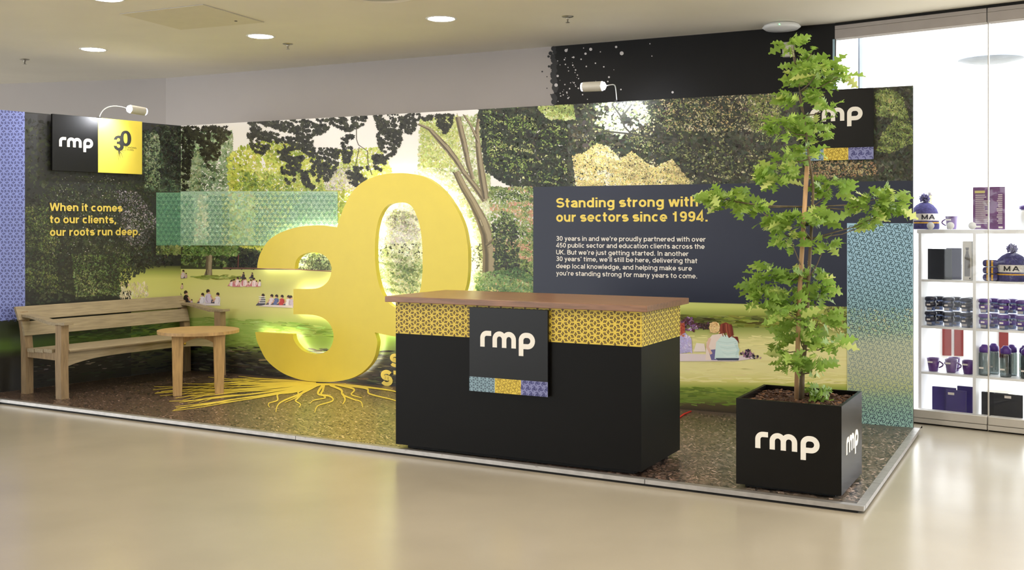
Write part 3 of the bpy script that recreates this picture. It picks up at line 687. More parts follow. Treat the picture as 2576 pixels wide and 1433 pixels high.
dk2 = [(40,42,36),(30,32,28),(54,58,42),(66,72,50)]
ink.leaves([(62,300),(455,318),(455,660),(385,668),(335,700),(300,745),(62,770)], 1500, (4,12), dk2, jit=6)
ink.leaves([(120,470),(280,450),(455,480),(455,640),(385,660),(330,700),(300,735),(62,740),(62,520)], 1500, (2.5,7), [(58,64,40),(80,88,52),(46,50,34),(36,38,30)])
ink.leaves([(64,520),(130,520),(150,740),(64,730)], 420, (2.5,6), [(84,94,52),(110,116,66),(60,66,42),(40,42,32)])
ink.leaves([(180,640),(335,640),(325,700),(298,742),(190,745)], 520, (2.5,6), [(74,88,50),(104,116,70),(50,58,36),(140,142,96)])
ink.leaves([(360,330),(455,330),(455,480),(360,480)], 900, (3,8), [(60,74,56),(84,100,72),(40,46,38),(112,124,92),(34,36,32)])
ink.leaves([(365,335),(400,335),(405,470),(365,470)], 200, (2,6), [(140,152,116),(110,126,90),(170,176,146)])
ink.leaves([(395,316),(455,320),(455,470),(420,440)], 360, (3,8), [(26,28,24),(36,38,30),(50,56,42)])
ink.leaves([(140,440),(300,440),(330,640),(120,640)], 130, (1.2,3.2), [(176,170,160),(150,150,130),(200,190,180)])
ink.leaves([(290,480),(345,480),(400,560),(350,640),(310,600)], 420, (1.5,4.5), [(140,130,136),(104,98,100),(176,166,170),(70,66,66)])
ink.leaves([(330,620),(395,600),(440,640),(430,670),(320,680)], 200, (3,8), [(40,40,34),(56,58,42),(30,30,28)])
ink.leaves([(305,712),(372,712),(372,745),(300,752)], 260, (2,6), [(206,192,158),(176,160,120),(224,214,190)], 3, 1.5)
ink.rows(393, 455, [484,560,617], [(112,156,124),(98,142,112),(104,148,112)], 2)
ink.leaves([(394,486),(454,486),(454,615),(394,615)], 120, (3,7), [(120,160,128),(96,140,110)])
ink.polys(stroke_quads(pattern_strokes('swirl', 394, 454, 486, 616, 12.5), 1.4, 394, 454, 486, 616), (74,112,94))
ink.leaves([(393,618),(455,618),(455,640),(393,640)], 110, (3,8), [(110,122,66),(150,152,90),(70,80,46)])
# blue patterned upright
ink.fill([(Xl,ltop(Xl)),(62,ltop(62)),(63,801),(Xl,812)], (136,146,206))
a = stroke_quads(pattern_strokes('bars', Xl, 62, 268, 812, 16.5, 0), 2.5, Xl, 62, 268, 808)
ink.polys(a, (76,80,134))
for x, y, h, c in [(428,741,18,(214,208,220)),(447,741,20,(220,212,222))]: pass
ink.build('printed_mural', bfn(left), M_print, wall_left)

# ---------------- printed lettering
def wall_text(pl_, body, px0, py, px1, cap, material, parent, bold=.012):
    a = pl_.uv(px0, py); u1 = pl_.uv(px1, py)[0]; h = pl_.uv(px0, py-cap)[1]-a[1]
    put_mesh('lettering', sans_mesh(body, u1-a[0], h, bold), material, parent, pl_.M(a[0], a[1], .0065))
for body, x1, y in (('When it comes', 307, 530), ('to our clients,', 292, 561), ('our roots run deep.', 352, 593)):
    wall_text(left, body, 124.5, y, x1, 20, M_yprint, wall_left, .185)
for body, x1, y in (('Standing strong with', 1757, 522), ('our sectors since 1994.', 1782, 557.5)):
    wall_text(back, body, 1400, y, x1, 24, M_yprint, wall_back, .188)
for body, x1, y in (("30 years in and we\u2019re proudly partnered with over", 1776, 605), ('450 public sector and education clients across the', 1773, 622), ('UK. But we\u2019re just getting started. In another', 1733, 639.5), ('30 years\u2019 time, we\u2019ll still be here, delivering that', 1755, 656), ('deep local knowledge, and helping make sure', 1741, 674), ('you\u2019re standing strong for many years to come.', 1755, 692)):
    wall_text(back, body, 1400, y, x1, 11.5, M_wprint, wall_back, .15)
# STANDING STRONG beside the numeral, mostly behind the counter
for body, x0, y0, x1, cap in (('STANDING', 983, 922, 1190, 34), ('STRONG', 960, 969, 1150, 40)):
    wall_text(back, body, x0, y0, x1, cap, M_yprint, wall_back, .25)

# ------------------------------------------------------------------ the backlit numeral
def smooth(pts, corners, n=5):
    out = []; m = len(pts)
    for i in range(m):
        p0, p1, p2, p3 = (np.array(pts[(i+k-1) % m], float) for k in range(4))
        if i in corners: p0 = p1
        if (i+1) % m in corners: p3 = p2
        for j in range(n):
            t = j/n; out.append(.5*((2*p1)+(-p0+p2)*t+(2*p0-5*p1+4*p2-p3)*t*t+(-p0+3*p1-3*p2+p3)*t**3))
    return out
outer = [(847.6,572),(854.7,550),(866,519),(883,487.5),(903,464.6),(929,449),(960.6,438.8),(995,435.2),(1026,436),(1064,444),(1092,459),(1119,484),(1141,514),(1158,545),(1170,579),(1177,622),(1178,650),(1178,675),(1175,709),(1169,732),(1158,760),(1141,788),(1116,815),(1085,836),(1050,848),(1020,850),(993,846),(964,840.6),
 (942.7,836),(946,846),(949,860),(947,877),(942,898),(931,917),(911,936.5),(887,949.7),(859,957),(824,960.5),(789,959.5),(761,955.7),(733.5,947.6),(709,936.5),(684.6,919),(667,900),(655,877),(646,856),
 (642,835),(737,840),(739,853),(747,867),(761,880.7),(779,888.3),(796,890.5),(813.7,887),(829,877),(837,860),(839,846),(837,832),(829,814),(813.7,800),(793,792.8),(768,790.7),
 (738,790),(738,727),(768,727),(793,725.5),(810,720),(824,708),(832,692),(834,676),(832.7,668),(827.5,655),(817.5,643.5),(803,636.5),(786,634.6),(771.7,636),(759,640.6),(749,649),(743.7,659),
 (741,676),(647,674),(648,662),(653,642),(663,622),(677,603),(700,587.6),(729,576),(757,569.5),(786,567),(809,567),(832,570)]
corner_px = {(847.6,572),(942.7,836),(642,835),(737,840),(738,790),(738,727),(741,676),(647,674)}
cor = {i for i, p in enumerate(outer) if p in corner_px}
hole = [(1003,509),(981,513),(966,525),(955,545),(948,570),(944,599),(943,628),(944,660),(948,692),(957,727),(970,752),(985,768),(1005,776),(1028,772),(1045,757),(1056,733),(1061,703),(1063,672),(1062.5,628),(1060.8,599),(1056.5,570),(1049,545),(1038,522),(1024,511)]
OFF, TH = .115, .055
def sign_uv(px): 
    q = back.uv(np.array(px)[:,0], np.array(px)[:,1], OFF); q[:,1] = np.maximum(q[:,1], .006); return q
so = smooth([tuple(p) for p in sign_uv(outer)], cor); sh = smooth([tuple(p) for p in sign_uv(hole)], set())
sc_ = back.at(so[0][0], 0, 0)
sign = thing('numeral_sign', 'large yellow backlit number 30 standing against the park mural', 'sign', tuple(back.at(1.9,0,OFF-TH/2)), math.atan2(back.u[1], back.u[0]))
def curve_solid(loops, ext, bev=0):
    cu = bpy.data.curves.new('n', 'CURVE'); cu.dimensions = '2D'; cu.fill_mode = 'BOTH'; cu.extrude = ext; cu.bevel_depth = bev
    for lp_ in loops:
        s = cu.splines.new('POLY'); s.points.add(len(lp_)-1); s.use_cyclic_u = True
        for i, p in enumerate(lp_): s.points[i].co = (p[0], p[1], 0, 1)
    return curve_mesh(cu)
put_mesh('numeral_body', curve_solid([so, sh], TH/2), M_yellow, sign, back.M(0, 0, OFF-TH/2))
# light strips behind the edge of the numeral, throwing light on to the panel
def inset(loop, d):
    p = np.array(loop); t = np.roll(p,-1,0)-np.roll(p,1,0); t /= np.linalg.norm(t,axis=1)[:,None]+1e-9; n = np.stack([-t[:,1], t[:,0]], -1)
    ar = .5*np.sum(p[:,0]*np.roll(p[:,1],-1)-np.roll(p[:,0],-1)*p[:,1])
    return p+n*d*np.sign(ar)
def strip(loop, d, name):
    a = inset(loop, d); b = inset(loop, d+.012*np.sign(d)); n = len(a); mb = MB()
    z = OFF-TH-.003
    v = [(p[0],p[1],z) for p in a]+[(p[0],p[1],z) for p in b]
    mb.add(v, [(i,(i+1)%n,n+(i+1)%n,n+i) for i in range(n)], False, back.M()); mb.build(name, M_led, sign, world=True, fixn=False)
strip(so[::2], .022, 'light_strip'); strip(sh[::2], -.022, 'light_strip')
for u, v in ((so[60][0]-.12,1.2),(1.75,.12),(1.75,.75),(2.75,.75)):
    MB().box((u-.02,v-.02,.003),(u+.02,v+.02,OFF-TH), M=back.M()).build('standoff', M_white, sign, world=True)

# yellow roots printed across the floor from the foot of the numeral
ink = Ink(); rr = random.Random(5)
def root(pts, w0, w1):
    P = np.array(pts, float); P = np.array(smooth([tuple(p) for p in P], {0, len(P)-1}, 6)[:(len(P)-1)*6+1])
    ink.line(P, np.linspace(w0, w1, len(P)), (238,214,88))
for i in range(24):
    t = i/23; ex = 392+rr.uniform(-15,110)+50*abs(t-.5); ey = 944+t*88+rr.uniform(-3,3); sy = 961+t*6
    if t < .2: ex += 120
    L_ = lambda k, w: (795+(ex-795)*k, sy+(ey-sy)*(k**.8)+rr.uniform(-w,w)); mid = L_(.55, 3)
    root([(795,sy),L_(.28,1),mid,L_(.8,4),(ex,ey)], 3.4, 1.0)
    if rr.random() < .5: root([mid,(mid[0]-60, mid[1]+rr.uniform(2,9)),(mid[0]-120,mid[1]+rr.uniform(10,22))], 2.6, .9)
for pts in ([(800,966),(740,985),(700,990),(698,1006),(676,1014),(678,1024)], [(802,966),(760,988),(712,1008),(698,1020),(694,1036)], [(806,966),(770,980),(750,1000),(744,1008),(756,1016),(752,1024)], [(812,968),(800,990),(830,996),(836,1008),(800,1020),(792,1036)],
            [(815,968),(812,982),(808,990),(818,1000),(790,1006),(780,1014)], [(830,968),(858,980),(862,992),(890,1004),(908,1010),(912,1024)], [(845,966),(890,978),(884,992),(910,1000)], [(850,966),(920,976),(930,990),(985,1004),(1000,1010)], [(858,966),(930,974),(985,982),(1010,990)], [(862,990),(868,1004),(862,1016)], [(790,970),(752,984),(750,996),(716,1012)]):
    root(pts, 6, 1.6)
root([(770,962),(800,966),(840,966),(870,966)], 5, 6)
ro = ink.build('root_graphic', fx, mat('yellow_floor_vinyl', (238,214,88), .4, noise=.02), None, .0022, .0012)
tag(ro, 'yellow tree roots spreading over the printed floor below the number', 'floor graphic')

# ------------------------------------------------------------------ reception counter
cth = math.radians(-27.6); c0 = (-.7507, 6.851)
ct = thing('reception_counter', 'black reception counter with walnut top and yellow patterned band', 'counter', (c0[0], c0[1], PZ), cth)
CW, CD, CB, CT = 1.683, .683, .03, .948
MB().box((0,0,CB),(CW,CD,CT)).build('body', M_cblack, ct)
MB().box((.06,.05,0.002),(CW-.06,CD-.05,CB)).build('plinth', M_dark, ct)
MB().box((-.055,-.045,CT),(CW+.05,CD+.03,CT+.037), bev=.003).build('worktop', M_walnut, ct)
M_band = mat('yellow_band', (222,196,76), .45, noise=.015); M_bars = mat('brown_print', (92,70,24), .5)
def pattern_decal(name, kind, u0, u1, v0, v1, s, w, base, dark, parent, M, rot=0, th=.002):
    b = MB().box((u0,v0,0),(u1,v1,th), M=M).build(name, base, parent, world=True)
    a = stroke_quads(pattern_strokes(kind, u0, u1, v0, v1, s, rot), w, u0, u1, v0, v1); mb = MB()
    for q in a: mb.add([(p[0],p[1],th+.0006) for p in q], [(0,1,2,3)], False, M)
    mb.build('pattern_lines', dark, b, world=True, fixn=False); return b
Mf = mtx(ct) @ axes((0,0,0), (1,0,0), (0,0,1), (0,-1,0)); Ms = mtx(ct) @ axes((CW,0,0), (0,1,0), (0,0,1), (1,0,0))
VB = .745
pattern_decal('patterned_band', 'bars', 0.001, CW, VB, CT-.002, .048, .0072, M_band, M_bars, ct, Mf, math.pi/6)
pattern_decal('patterned_band', 'bars', 0, CD-.001, VB, CT-.002, .048, .0072, M_band, M_bars, ct, Ms, math.pi/6)
M_lblue = mat('pale_blue_print', (142,172,188), .5); M_lblue_d = mat('slate_print', (60,78,94), .5)
M_yb_d = mat('ochre_print', (150,124,30), .5); M_ind = mat('indigo_print', (126,130,178), .5); M_ind_d = mat('dark_indigo_print', (68,70,124), .5)
def rmp_board(parent, M, u0, u1, v0, v1, vs_, z0, th, lx, lw, lv, k):
    MB().box((u0,v0,z0),(u1,v1,z0+th), M=M, bev=.001).build('board', M_signblack, parent, world=True)
    d = (u1-u0)/3; MM = M @ Matrix.Translation((0,0,z0+th))
    pattern_decal('patterned_tile', 'bars', u0, u0+d, v0, vs_, k*.75, k*.1, M_lblue, M_lblue_d, parent, MM, math.pi/6, .0012)
    pattern_decal('patterned_tile', 'arrows', u0+d, u0+2*d, v0, vs_, k, k*.085, M_band, M_yb_d, parent, MM, .3, .0012)
    pattern_decal('patterned_tile', 'swirl', u0+2*d, u1, v0, vs_, k, k*.13, M_ind, M_ind_d, parent, MM, 0, .0012)
    logo(parent, M @ Matrix.Translation((lx, lv, z0+th)), lw, M_wprint)
cs = thing('logo_board', 'black board lettered rmp on the front of the counter', 'sign', tuple((mtx(ct) @ Vector((.75,-.02,.42)))), cth)
ku = lambda px: (px-997)/(1613-997)
def cu_at(px, py):       # pixel on the counter's front face -> (u, v)
    pl_ = Plane(c0, (c0[0]+math.cos(cth), c0[1]+math.sin(cth))); return pl_.uv(px, py, .03)
TL = cu_at(1181,772); BR = cu_at(1378,997); ST = cu_at(1181,946); BL = cu_at(1181,982)
rl_ = cu_at(1208.5,871); rr_ = cu_at(1346,885)
rmp_board(cs, Mf, TL[0], BR[0], BL[1], TL[1], ST[1], .012, .018, rl_[0], rr_[0]-rl_[0], rl_[1], .042)
MB().box((TL[0]+.05,BL[1]+.05,.0025),(BR[0]-.05,TL[1]-.05,.012), M=Mf).build('fixing_block', M_dark, cs, world=True)
# red cable on the floor behind the counter
g = [ground(*p, PZ+.008) for p in ((1690,1062),(1708,1050),(1720,1041),(1738,1034))]
tag(MB().tube(g, .006).build('power_cable', mat('red_cable', (190,40,34), .5)), 'thin red cable on the floor behind the counter', 'cable')

# ------------------------------------------------------------------ planter and oak sapling
pth = math.radians(-28.3); p0_ = (1.234, 5.838); PW, PD, PB, PT = .565, .58, .02, .49
pt = thing('planter', 'square black planter box lettered rmp at the platform corner', 'planter', (p0_[0], p0_[1], PZ), pth)
M_planter = mat('black_planter_laminate', (12,11,10), .26, spec=.22, noise=.03)
mb = MB(); t_ = .018
mb.box((0,0,PB),(PW,t_,PT)); mb.box((0,PD-t_,PB),(PW,PD,PT)); mb.box((0,t_,PB),(t_,PD-t_,PT)); mb.box((PW-t_,t_,PB),(PW,PD-t_,PT)); mb.box((t_,t_,PB),(PW-t_,PD-t_,PB+.02))
mb.build('box', M_planter, pt, fixn=False)
MB().box((.04,.04,.002),(PW-.04,PD-.04,PB)).build('plinth', M_dark, pt)
ns = 22; mb = MB(); v = []; f = []
for i in range(ns+1):
    for j in range(ns+1):
        x = t_+(PW-2*t_)*i/ns; y = t_+(PD-2*t_)*j/ns; v.append((x, y, PT-.045+.012*math.sin(i*1.7+j)+.01*random.random()+.012*math.exp(-((x-.28)**2+(y-.29)**2)/.02)))
for i in range(ns):
    for j in range(ns): a = i*(ns+1)+j; f.append((a, a+ns+1, a+ns+2, a+1))
mb.add(v, f, True); mb.build('soil', M_bark, pt)
mb = MB(); mb2 = MB()
for i in range(520):
    x = random.uniform(.03,PW-.03); y = random.uniform(.03,PD-.03); M = Matrix.Translation((x,y,PT-.032+random.uniform(0,.012))) @ Matrix.Rotation(random.uniform(0,6.28),4,'Z') @ Matrix.Rotation(random.uniform(-.5,.5),4,'X') @ Matrix.Rotation(random.uniform(-.4,.4),4,'Y')
    a = random.uniform(.008,.022); b = random.uniform(.004,.009)
    (mb2 if i % 5 == 0 else mb).box((-a,-b,-.003),(a,b,.003), M=M)
o = mb.build('mulch', M_bark, pt); o['kind'] = 'stuff'; o = mb2.build('light_mulch', M_bark2, pt); o['kind'] = 'stuff'
Pf = mtx(pt) @ axes((0,0,0), (1,0,0), (0,0,1), (0,-1,0)); Ps = mtx(pt) @ axes((PW,0,0), (0,1,0), (0,0,1), (1,0,0))
logo(pt, Pf @ Matrix.Translation((.107,.228,0)), .345, M_wprint); logo(pt, Ps @ Matrix.Translation((.12,.21,0)), .34, M_wprint)

T0 = mtx(pt) @ Vector((.265,.285,PT-.03))
tree = thing('oak_sapling', 'tall young oak tree with lobed green leaves in the black planter', 'tree', tuple(T0))
DT = T0.y
def tp(px, py, dy=0): d = DT+dy; return Vector(((px-CX)/F*d, d, CZ-(py-HY)/F*d))
trunk = [tp(*p) for p in ((2016,1003),(2018,940),(2024,880),(2030,800),(2034,700),(2040,600),(2044,520),(2046,470),(2036,400),(2028,340),(2022,290),(2012,230),(2004,170),(1994,110))]
MB().tube(trunk, [.016,.014,.012,.011,.010,.009,.008,.0075,.007,.006,.005,.004,.003,.002], 10).build('trunk', M_trunk, tree, world=True)
MB().tube([tp(2003,1005,-.03), tp(2010,760,-.03), tp(2030,418,-.02)], [.0125,.0125,.0125], 10).build('stake', M_stake, tree, world=True)
for k in (0.42,.75):
    p = tp(2003+27*k, 1005-587*k, -.012); MB().lathe([(.024,-.008),(.024,.008)], 14).build('tie', M_dark, tree, loc=tuple(p-T0))
def oak_leaf(seed):
    r = random.Random(seed); n = 9; L = 1.0
    half = []
    for i in range(27):
        x = i/26; e = math.sin(math.pi*min(1, x**.85))**.62*.30; lob = .66+.34*math.cos(2*math.pi*3.6*(x-.18)); half.append((x, e*(lob if .06 < x < .97 else .8)))
    bend = r.uniform(.05,.35); fold = r.uniform(.08,.35); v = []; f = []
    for x, w in half:
        w *= r.uniform(.94,1.08); z = -bend*(x-.4)**2
        v += [(x,-w,z+fold*w),(x,0,z),(x,w*r.uniform(.9,1.1),z+fold*w)]
    for i in range(len(half)-1):
        a = i*3; f += [(a,a+3,a+4,a+1),(a+1,a+4,a+5,a+2)]
    v += [(-.18,-.012,.02),(-.18,.012,.02)]; k = len(v)-2; f.append((k, 1, k+1))
    me = bpy.data.meshes.new('leaf'); me.from_pydata(v, [], f); me.polygons.foreach_set('use_smooth', [True]*len(f)); return me
def leaf_material():
    m = bpy.data.materials.new('oak_leaf_green'); m.use_nodes = True; nt = m.node_tree; b = nt.nodes['Principled BSDF']; out = nt.nodes['Material Output']
    oi = nt.nodes.new('ShaderNodeObjectInfo'); rp = nt.nodes.new('ShaderNodeValToRGB'); e = rp.color_ramp.elements
    e[0].color = L4((122,158,66)); e[1].color = L4((230,236,150)); x = e.new(.5); x.color = L4((178,204,98))
    nt.links.new(oi.outputs['Random'], rp.inputs[0])
    nz = nt.nodes.new('ShaderNodeTexNoise'); nz.inputs['Scale'].default_value = 6; mx = nt.nodes.new('ShaderNodeMix'); mx.data_type = 'RGBA'; mx.blend_type = 'MULTIPLY'; mx.inputs[0].default_value = .12
    nt.links.new(rp.outputs[0], mx.inputs[6]); nt.links.new(nz.outputs[1], mx.inputs[7]); nt.links.new(mx.outputs[2], b.inputs['Base Color'])
    b.inputs['Roughness'].default_value = .45
    tl_ = nt.nodes.new('ShaderNodeBsdfTranslucent'); nt.links.new(mx.outputs[2], tl_.inputs[0]); ms = nt.nodes.new('ShaderNodeMixShader'); ms.inputs[0].default_value = .45
    nt.links.new(b.outputs[0], ms.inputs[1]); nt.links.new(tl_.outputs[0], ms.inputs[2]); nt.links.new(ms.outputs[0], out.inputs[0]); return m
M_leaf = leaf_material(); LM = [oak_leaf(s) for s in range(8)]
for me in LM: me.materials.append(M_leaf)
clusters = [(1990,112,26,22,9),(2042,135,12,12,4),(2018,160,40,16,8),(2060,175,62,30,24),(2040,200,52,24,18),(2118,188,16,9,5),(2010,245,46,22,17),(2078,268,26,10,5),(1976,318,46,28,17),(2052,330,40,38,20),(2030,374,28,20,9),(1982,396,34,14,8),(1955,440,48,38,22),(2088,470,38,36,19),(1830,505,58,36,26),(1790,496,22,8,5),(1896,520,26,16,7),(2190,515,58,38,24),(2245,492,28,24,9),(2250,525,24,18,8),(2195,560,22,18,8),(2015,552,90,30,30),(1925,570,24,20,6),(1990,605,34,24,10),(2078,610,24,20,7),(1905,718,36,10,8),(1940,690,42,22,15),(2040,690,38,30,17),(2065,735,30,30,11),(1920,748,32,28,12),(1990,750,52,30,17),(1985,790,50,28,15),(2060,800,46,26,13),(2010,840,56,30,18),(2095,862,26,14,8),(1950,874,14,12,4),(1980,905,26,32,12),(2052,918,28,34,12),(2062,985,17,28,10)]
rr = random.Random(11); made = 0; twigs = MB(); rest = []
for cx_, cy_, rx, ry, n in clusters:
    ts = max(0, min(len(trunk)-1, sum(1 for p in trunk if p.z < tp(cx_, cy_).z)-1)); dyc = rr.uniform(-.16,.16) if abs(cx_-2025) < 80 else rr.uniform(-.1,.1)
    cpt = tp(cx_, cy_, dyc); tpt = trunk[ts]
    md = (cpt+tpt)/2 + Vector((0,0,-.02)); MB().tube([tpt, md, cpt], [.0042,.0032,.002], 6).build('branch', M_trunk, tree, world=True)
    for i in range(int(n*2.4)):
        a = rr.uniform(0, 6.28); q = math.sqrt(rr.random())
        pos = tp(cx_+rx*q*math.cos(a), cy_+ry*q*math.sin(a), dyc+rr.uniform(-.09,.09))
        out = (pos-cpt); out.z += rr.uniform(-.02,.03); base = pos-out*.25
        yaw = math.atan2(out.y+rr.uniform(-.03,.03), out.x+rr.uniform(-.02,.02)); pit = rr.uniform(-.5,.6); rol = rr.uniform(.2,1.3)*rr.choice((-1,1,1))
        s = rr.uniform(.074,.118)
        lf = (base-T0, (rol, pit, yaw), s, rr.randrange(8))
        rest.append(lf)
rest_order = list(range(len(rest))); rr.shuffle(rest_order)
extra = MB()
for k, i in enumerate(rest_order):
    p, r_, s, v_ = rest[i]
    if k < 300:
        o = bpy.data.objects.new('leaf', LM[v_]); C.objects.link(o); o.parent = tree; o.location = p; o.rotation_euler = r_; o.scale = (s,)*3
    else:
        from mathutils import Euler
        M = Matrix.Translation(p) @ Euler(r_).to_matrix().to_4x4() @ Matrix.Scale(s, 4)
        extra.add([q.co[:] for q in LM[v_].vertices], [tuple(g_.vertices) for g_ in LM[v_].polygons], True, M)
if extra.v:
    o = extra.build('foliage', M_leaf, tree, fixn=False); o['kind'] = 'stuff'

# ------------------------------------------------------------------ bench
bth = math.radians(56.2); b0 = (-3.747, 8.828)
bn = thing('garden_bench', 'weathered wooden garden bench with curved arms along the left panel', 'bench', (b0[0], b0[1], PZ), bth)
BL_ = 1.674                                             # between the leg centres; local x along, y to the back, z up
def board(name, pts, x0, x1, material, bev=.004):       # outline in (y,z), swept along x
    mb = MB(); n = len(pts)
    mb.add([(x0,y,z) for y,z in pts]+[(x1,y,z) for y,z in pts], [tuple(range(n)), tuple(range(2*n-1,n-1,-1))]+[(i,n+i,n+(i+1)%n,(i+1)%n) for i in range(n)])
    return mb.build(name, material, bn)
for x in (0, BL_):
    board('leg', [(-.045,0),(.035,0),(.04,.15),(.045,.3),(.04,.45),(.04,.615),(-.04,.615),(-.045,.45),(-.035,.3),(-.04,.15)], x-.035, x+.035, M_benchleg)
    board('leg', [(.465,0),(.535,0),(.54,.4),(.555,.53),(.60,.70),(.55,.70),(.49,.53),(.47,.4)], x-.035, x+.035, M_benchleg)
    board('arm', [(-.085,.615),(.02,.605),(.12,.607),(.26,.628),(.42,.652),(.54,.655),(.54,.676),(.42,.674),(.26,.654),(.12,.634),(.02,.630),(-.085,.637)], x-.035, x+.05, M_bench)
    board('side_rail', [(.035,.315),(.468,.315),(.468,.372),(.035,.38)], x-.02, x+.02, M_benchleg)
x0, x1 = -.065, BL_+.02
board('back_rail', [(.515,.632),(.540,.625),(.600,.736),(.575,.744)], x0, x1, M_bench)
board('back_rail', [(.462,.500),(.487,.495),(.528,.612),(.504,.618)], x0+.02, x1, M_bench)
for y0, y1, z in ((-.045,.085,.41),(.095,.215,.404),(.225,.345,.398),(.355,.455,.392)):
    if y0 < 0: board('seat_slat', [(-.05,z-.025),(.085,z-.03),(.085,z),(.0,z+.002),(-.035,z-.002),(-.055,z-.012)], .037, BL_-.037, M_bench)
    else: board('seat_slat', [(y0,z-.03),(y1,z-.03),(y1,z),(y0,z)], -.03, BL_+.03, M_bench)
mb = MB(); N = 20; v = []; f = []
for i in range(N+1):
    t = i/N; x = .035+(BL_-.07)*t; zb = .265+.055*(1-(2*t-1)**4)
    v += [(x,-.02,zb),(x,.012,zb),(x,.012,.38),(x,-.02,.38)]
for i in range(N):
    a = i*4; f += [(a+j, a+(j+1)%4, a+4+(j+1)%4, a+4+j) for j in range(4)]
f += [(0,1,2,3),(N*4+3,N*4+2,N*4+1,N*4)]
mb.add(v, f); mb.build('apron', M_bench, bn)
MB().lathe([(.014,0),(.014,.004),(.004,.006)], 16, M=axes((1.24,-.021,.345),(1,0,0),(0,0,1),(0,-1,0))).build('plaque', mat('brass', (206,176,84), .35, .8), bn)

# round table
g0 = np.array(ground(445,995)[:2]); g1 = np.array(ground(553,991.6)[:2]); vd = np.array([-.295,1.]); vd /= np.linalg.norm(vd)
tc_ = (g0+g1)/2+vd*.235; tth = math.radians(16.5)
tb = thing('side_table', 'round teak side table with four tapered legs beside the bench', 'table', (tc_[0],tc_[1],PZ), tth)
mb = MB(); R = .345
ns_ = 5; zt0, zt1 = .508, .534
for i in range(ns_):                                   # top of planks cut to a circle
    a = -R+2*R*i/ns_+.0012; b = -R+2*R*(i+1)/ns_-.0012; pts = []
    for k in range(9): y = a+(b-a)*k/8; pts.append((math.sqrt(max(0,R*R-y*y)), y))
    pts += [(-x, y) for x, y in reversed(pts)]
    cl = []; [cl.append(p) for p in pts if not cl or (abs(p[0]-cl[-1][0])+abs(p[1]-cl[-1][1])) > 1e-5]
    if abs(cl[0][0]-cl[-1][0])+abs(cl[0][1]-cl[-1][1]) < 1e-5: cl.pop()
    MB().prism(cl, zt0, zt1).build('plank', M_table, tb)
hx = np.linalg.norm(g1-g0)/2; 
for sx in (-1,1):
    for sy in (-1,1):
        x = sx*hx; y = sy*.2; mb = MB(); xo = sx*.042; xi = -sx*.052
        v = [(x+xo*.75,y-.035,0),(x-xo*.95,y-.035,0),(x-xo*.95,y+.035,0),(x+xo*.75,y+.035,0),(x+xo,y-.035,zt0),(x+xi,y-.035,zt0),(x+xi,y+.035,zt0),(x+xo,y+.035,zt0)]
        mb.add(v, [(0,1,2,3),(7,6,5,4),(0,4,5,1),(1,5,6,2),(2,6,7,3),(3,7,4,0)]); mb.build('leg', M_tableleg, tb)
def apron(p, q):
    p = np.array(p); q = np.array(q); d = (q-p)/np.linalg.norm(q-p); n = np.array([-d[1], d[0]])*.011; Lq = np.linalg.norm(q-p); mb = MB(); N = 12; v = []; f = []
    for i in range(N+1):
        t = i/N; c = p+d*Lq*t; zb = .435+.045*math.sin(math.pi*t)
        v += [(c[0]-n[0],c[1]-n[1],zb),(c[0]+n[0],c[1]+n[1],zb),(c[0]+n[0],c[1]+n[1],zt0),(c[0]-n[0],c[1]-n[1],zt0)]
    for i in range(N): a = i*4; f += [(a+j, a+(j+1)%4, a+4+(j+1)%4, a+4+j) for j in range(4)]
    mb.add(v, f); mb.build('apron', M_tableleg, tb)
e = hx-.05
apron((-e,-.18),(e,-.18)); apron((-e,.18),(e,.18)); apron((-hx,-.165),(-hx,.165)); apron((hx,-.165),(hx,.165))

# ------------------------------------------------------------------ sign boards on the panels
q = lambda pl_, x, y, o: pl_.uv(x, y, o)
s0 = q(left,131.7,286,.055); s1 = q(left,246.6,296,.055); s2 = q(left,357.6,305.5,.055); sb = q(left,246.6,433.5,.055)
ls = thing('double_sign', 'black and yellow twin sign lettered rmp and 30 on the left panel', 'sign', tuple(left.at(s1[0], sb[1], .03)), math.atan2(left.u[1], left.u[0]))
zt_ = (s0[1]+s1[1]+s2[1])/3; zb_ = sb[1]
MB().box((s0[0],zb_,.03),(s1[0],zt_,.055), M=left.M(), bev=.001).build('black_board', mat('satin_black_board', (14,14,15), .36, spec=.32, noise=.02), ls, world=True)
MB().box((s1[0]+.001,zb_,.03),(s2[0],zt_,.055), M=left.M(), bev=.001).build('yellow_board', M_signyellow, ls, world=True)
MB().box((s0[0]+.1,zb_+.1,.003),(s2[0]-.1,zt_-.1,.03), M=left.M()).build('standoff_block', M_dark, ls, world=True)
l0 = q(left,148.5,368,.055); l1 = q(left,233.7,368,.055); logo(ls, left.M(l0[0], l0[1], .055), l1[0]-l0[0], M_wprint)
# small dark 30 with roots on the yellow board
def tr(pts, px0, py0, k): return [(px0+(x-642)*k, py0+(y-436)*k) for x, y in pts]
kx = (1278-1108)/3.873/(1178-642); ky = (497-305)/3.873/(960-436)
def mini(pts): 
    P = np.array([(286+(x-642)*kx, 328.5+(y-436)*ky) for x, y in pts]); w = left.uv(P[:,0], P[:,1], .055); return [tuple(a) for a in w]
M_char = mat('charcoal_print', (48,48,46), .5)
put_mesh('small_numeral', curve_solid([mini(outer), mini(hole)], .0006), M_char, ls, left.M(0,0,.0562))
ink = Ink()
for ex, ey in [(288,380),(292,388),(295,396),(298,404),(303,400),(307,392),(312,384),(316,379),(300,392),(309,397)]:
    ink.line([(299,378),((299+ex)/2+1,(378+ey)/2-1),(ex,ey)], [1.6,.9,.4], (58,56,46))
ink.build('small_roots', lambda x,y,o: (lambda w: left.at(w[:,0], w[:,1], .055+o))(left.uv(x,y,.055)), M_print, ls, .0005, .0003)
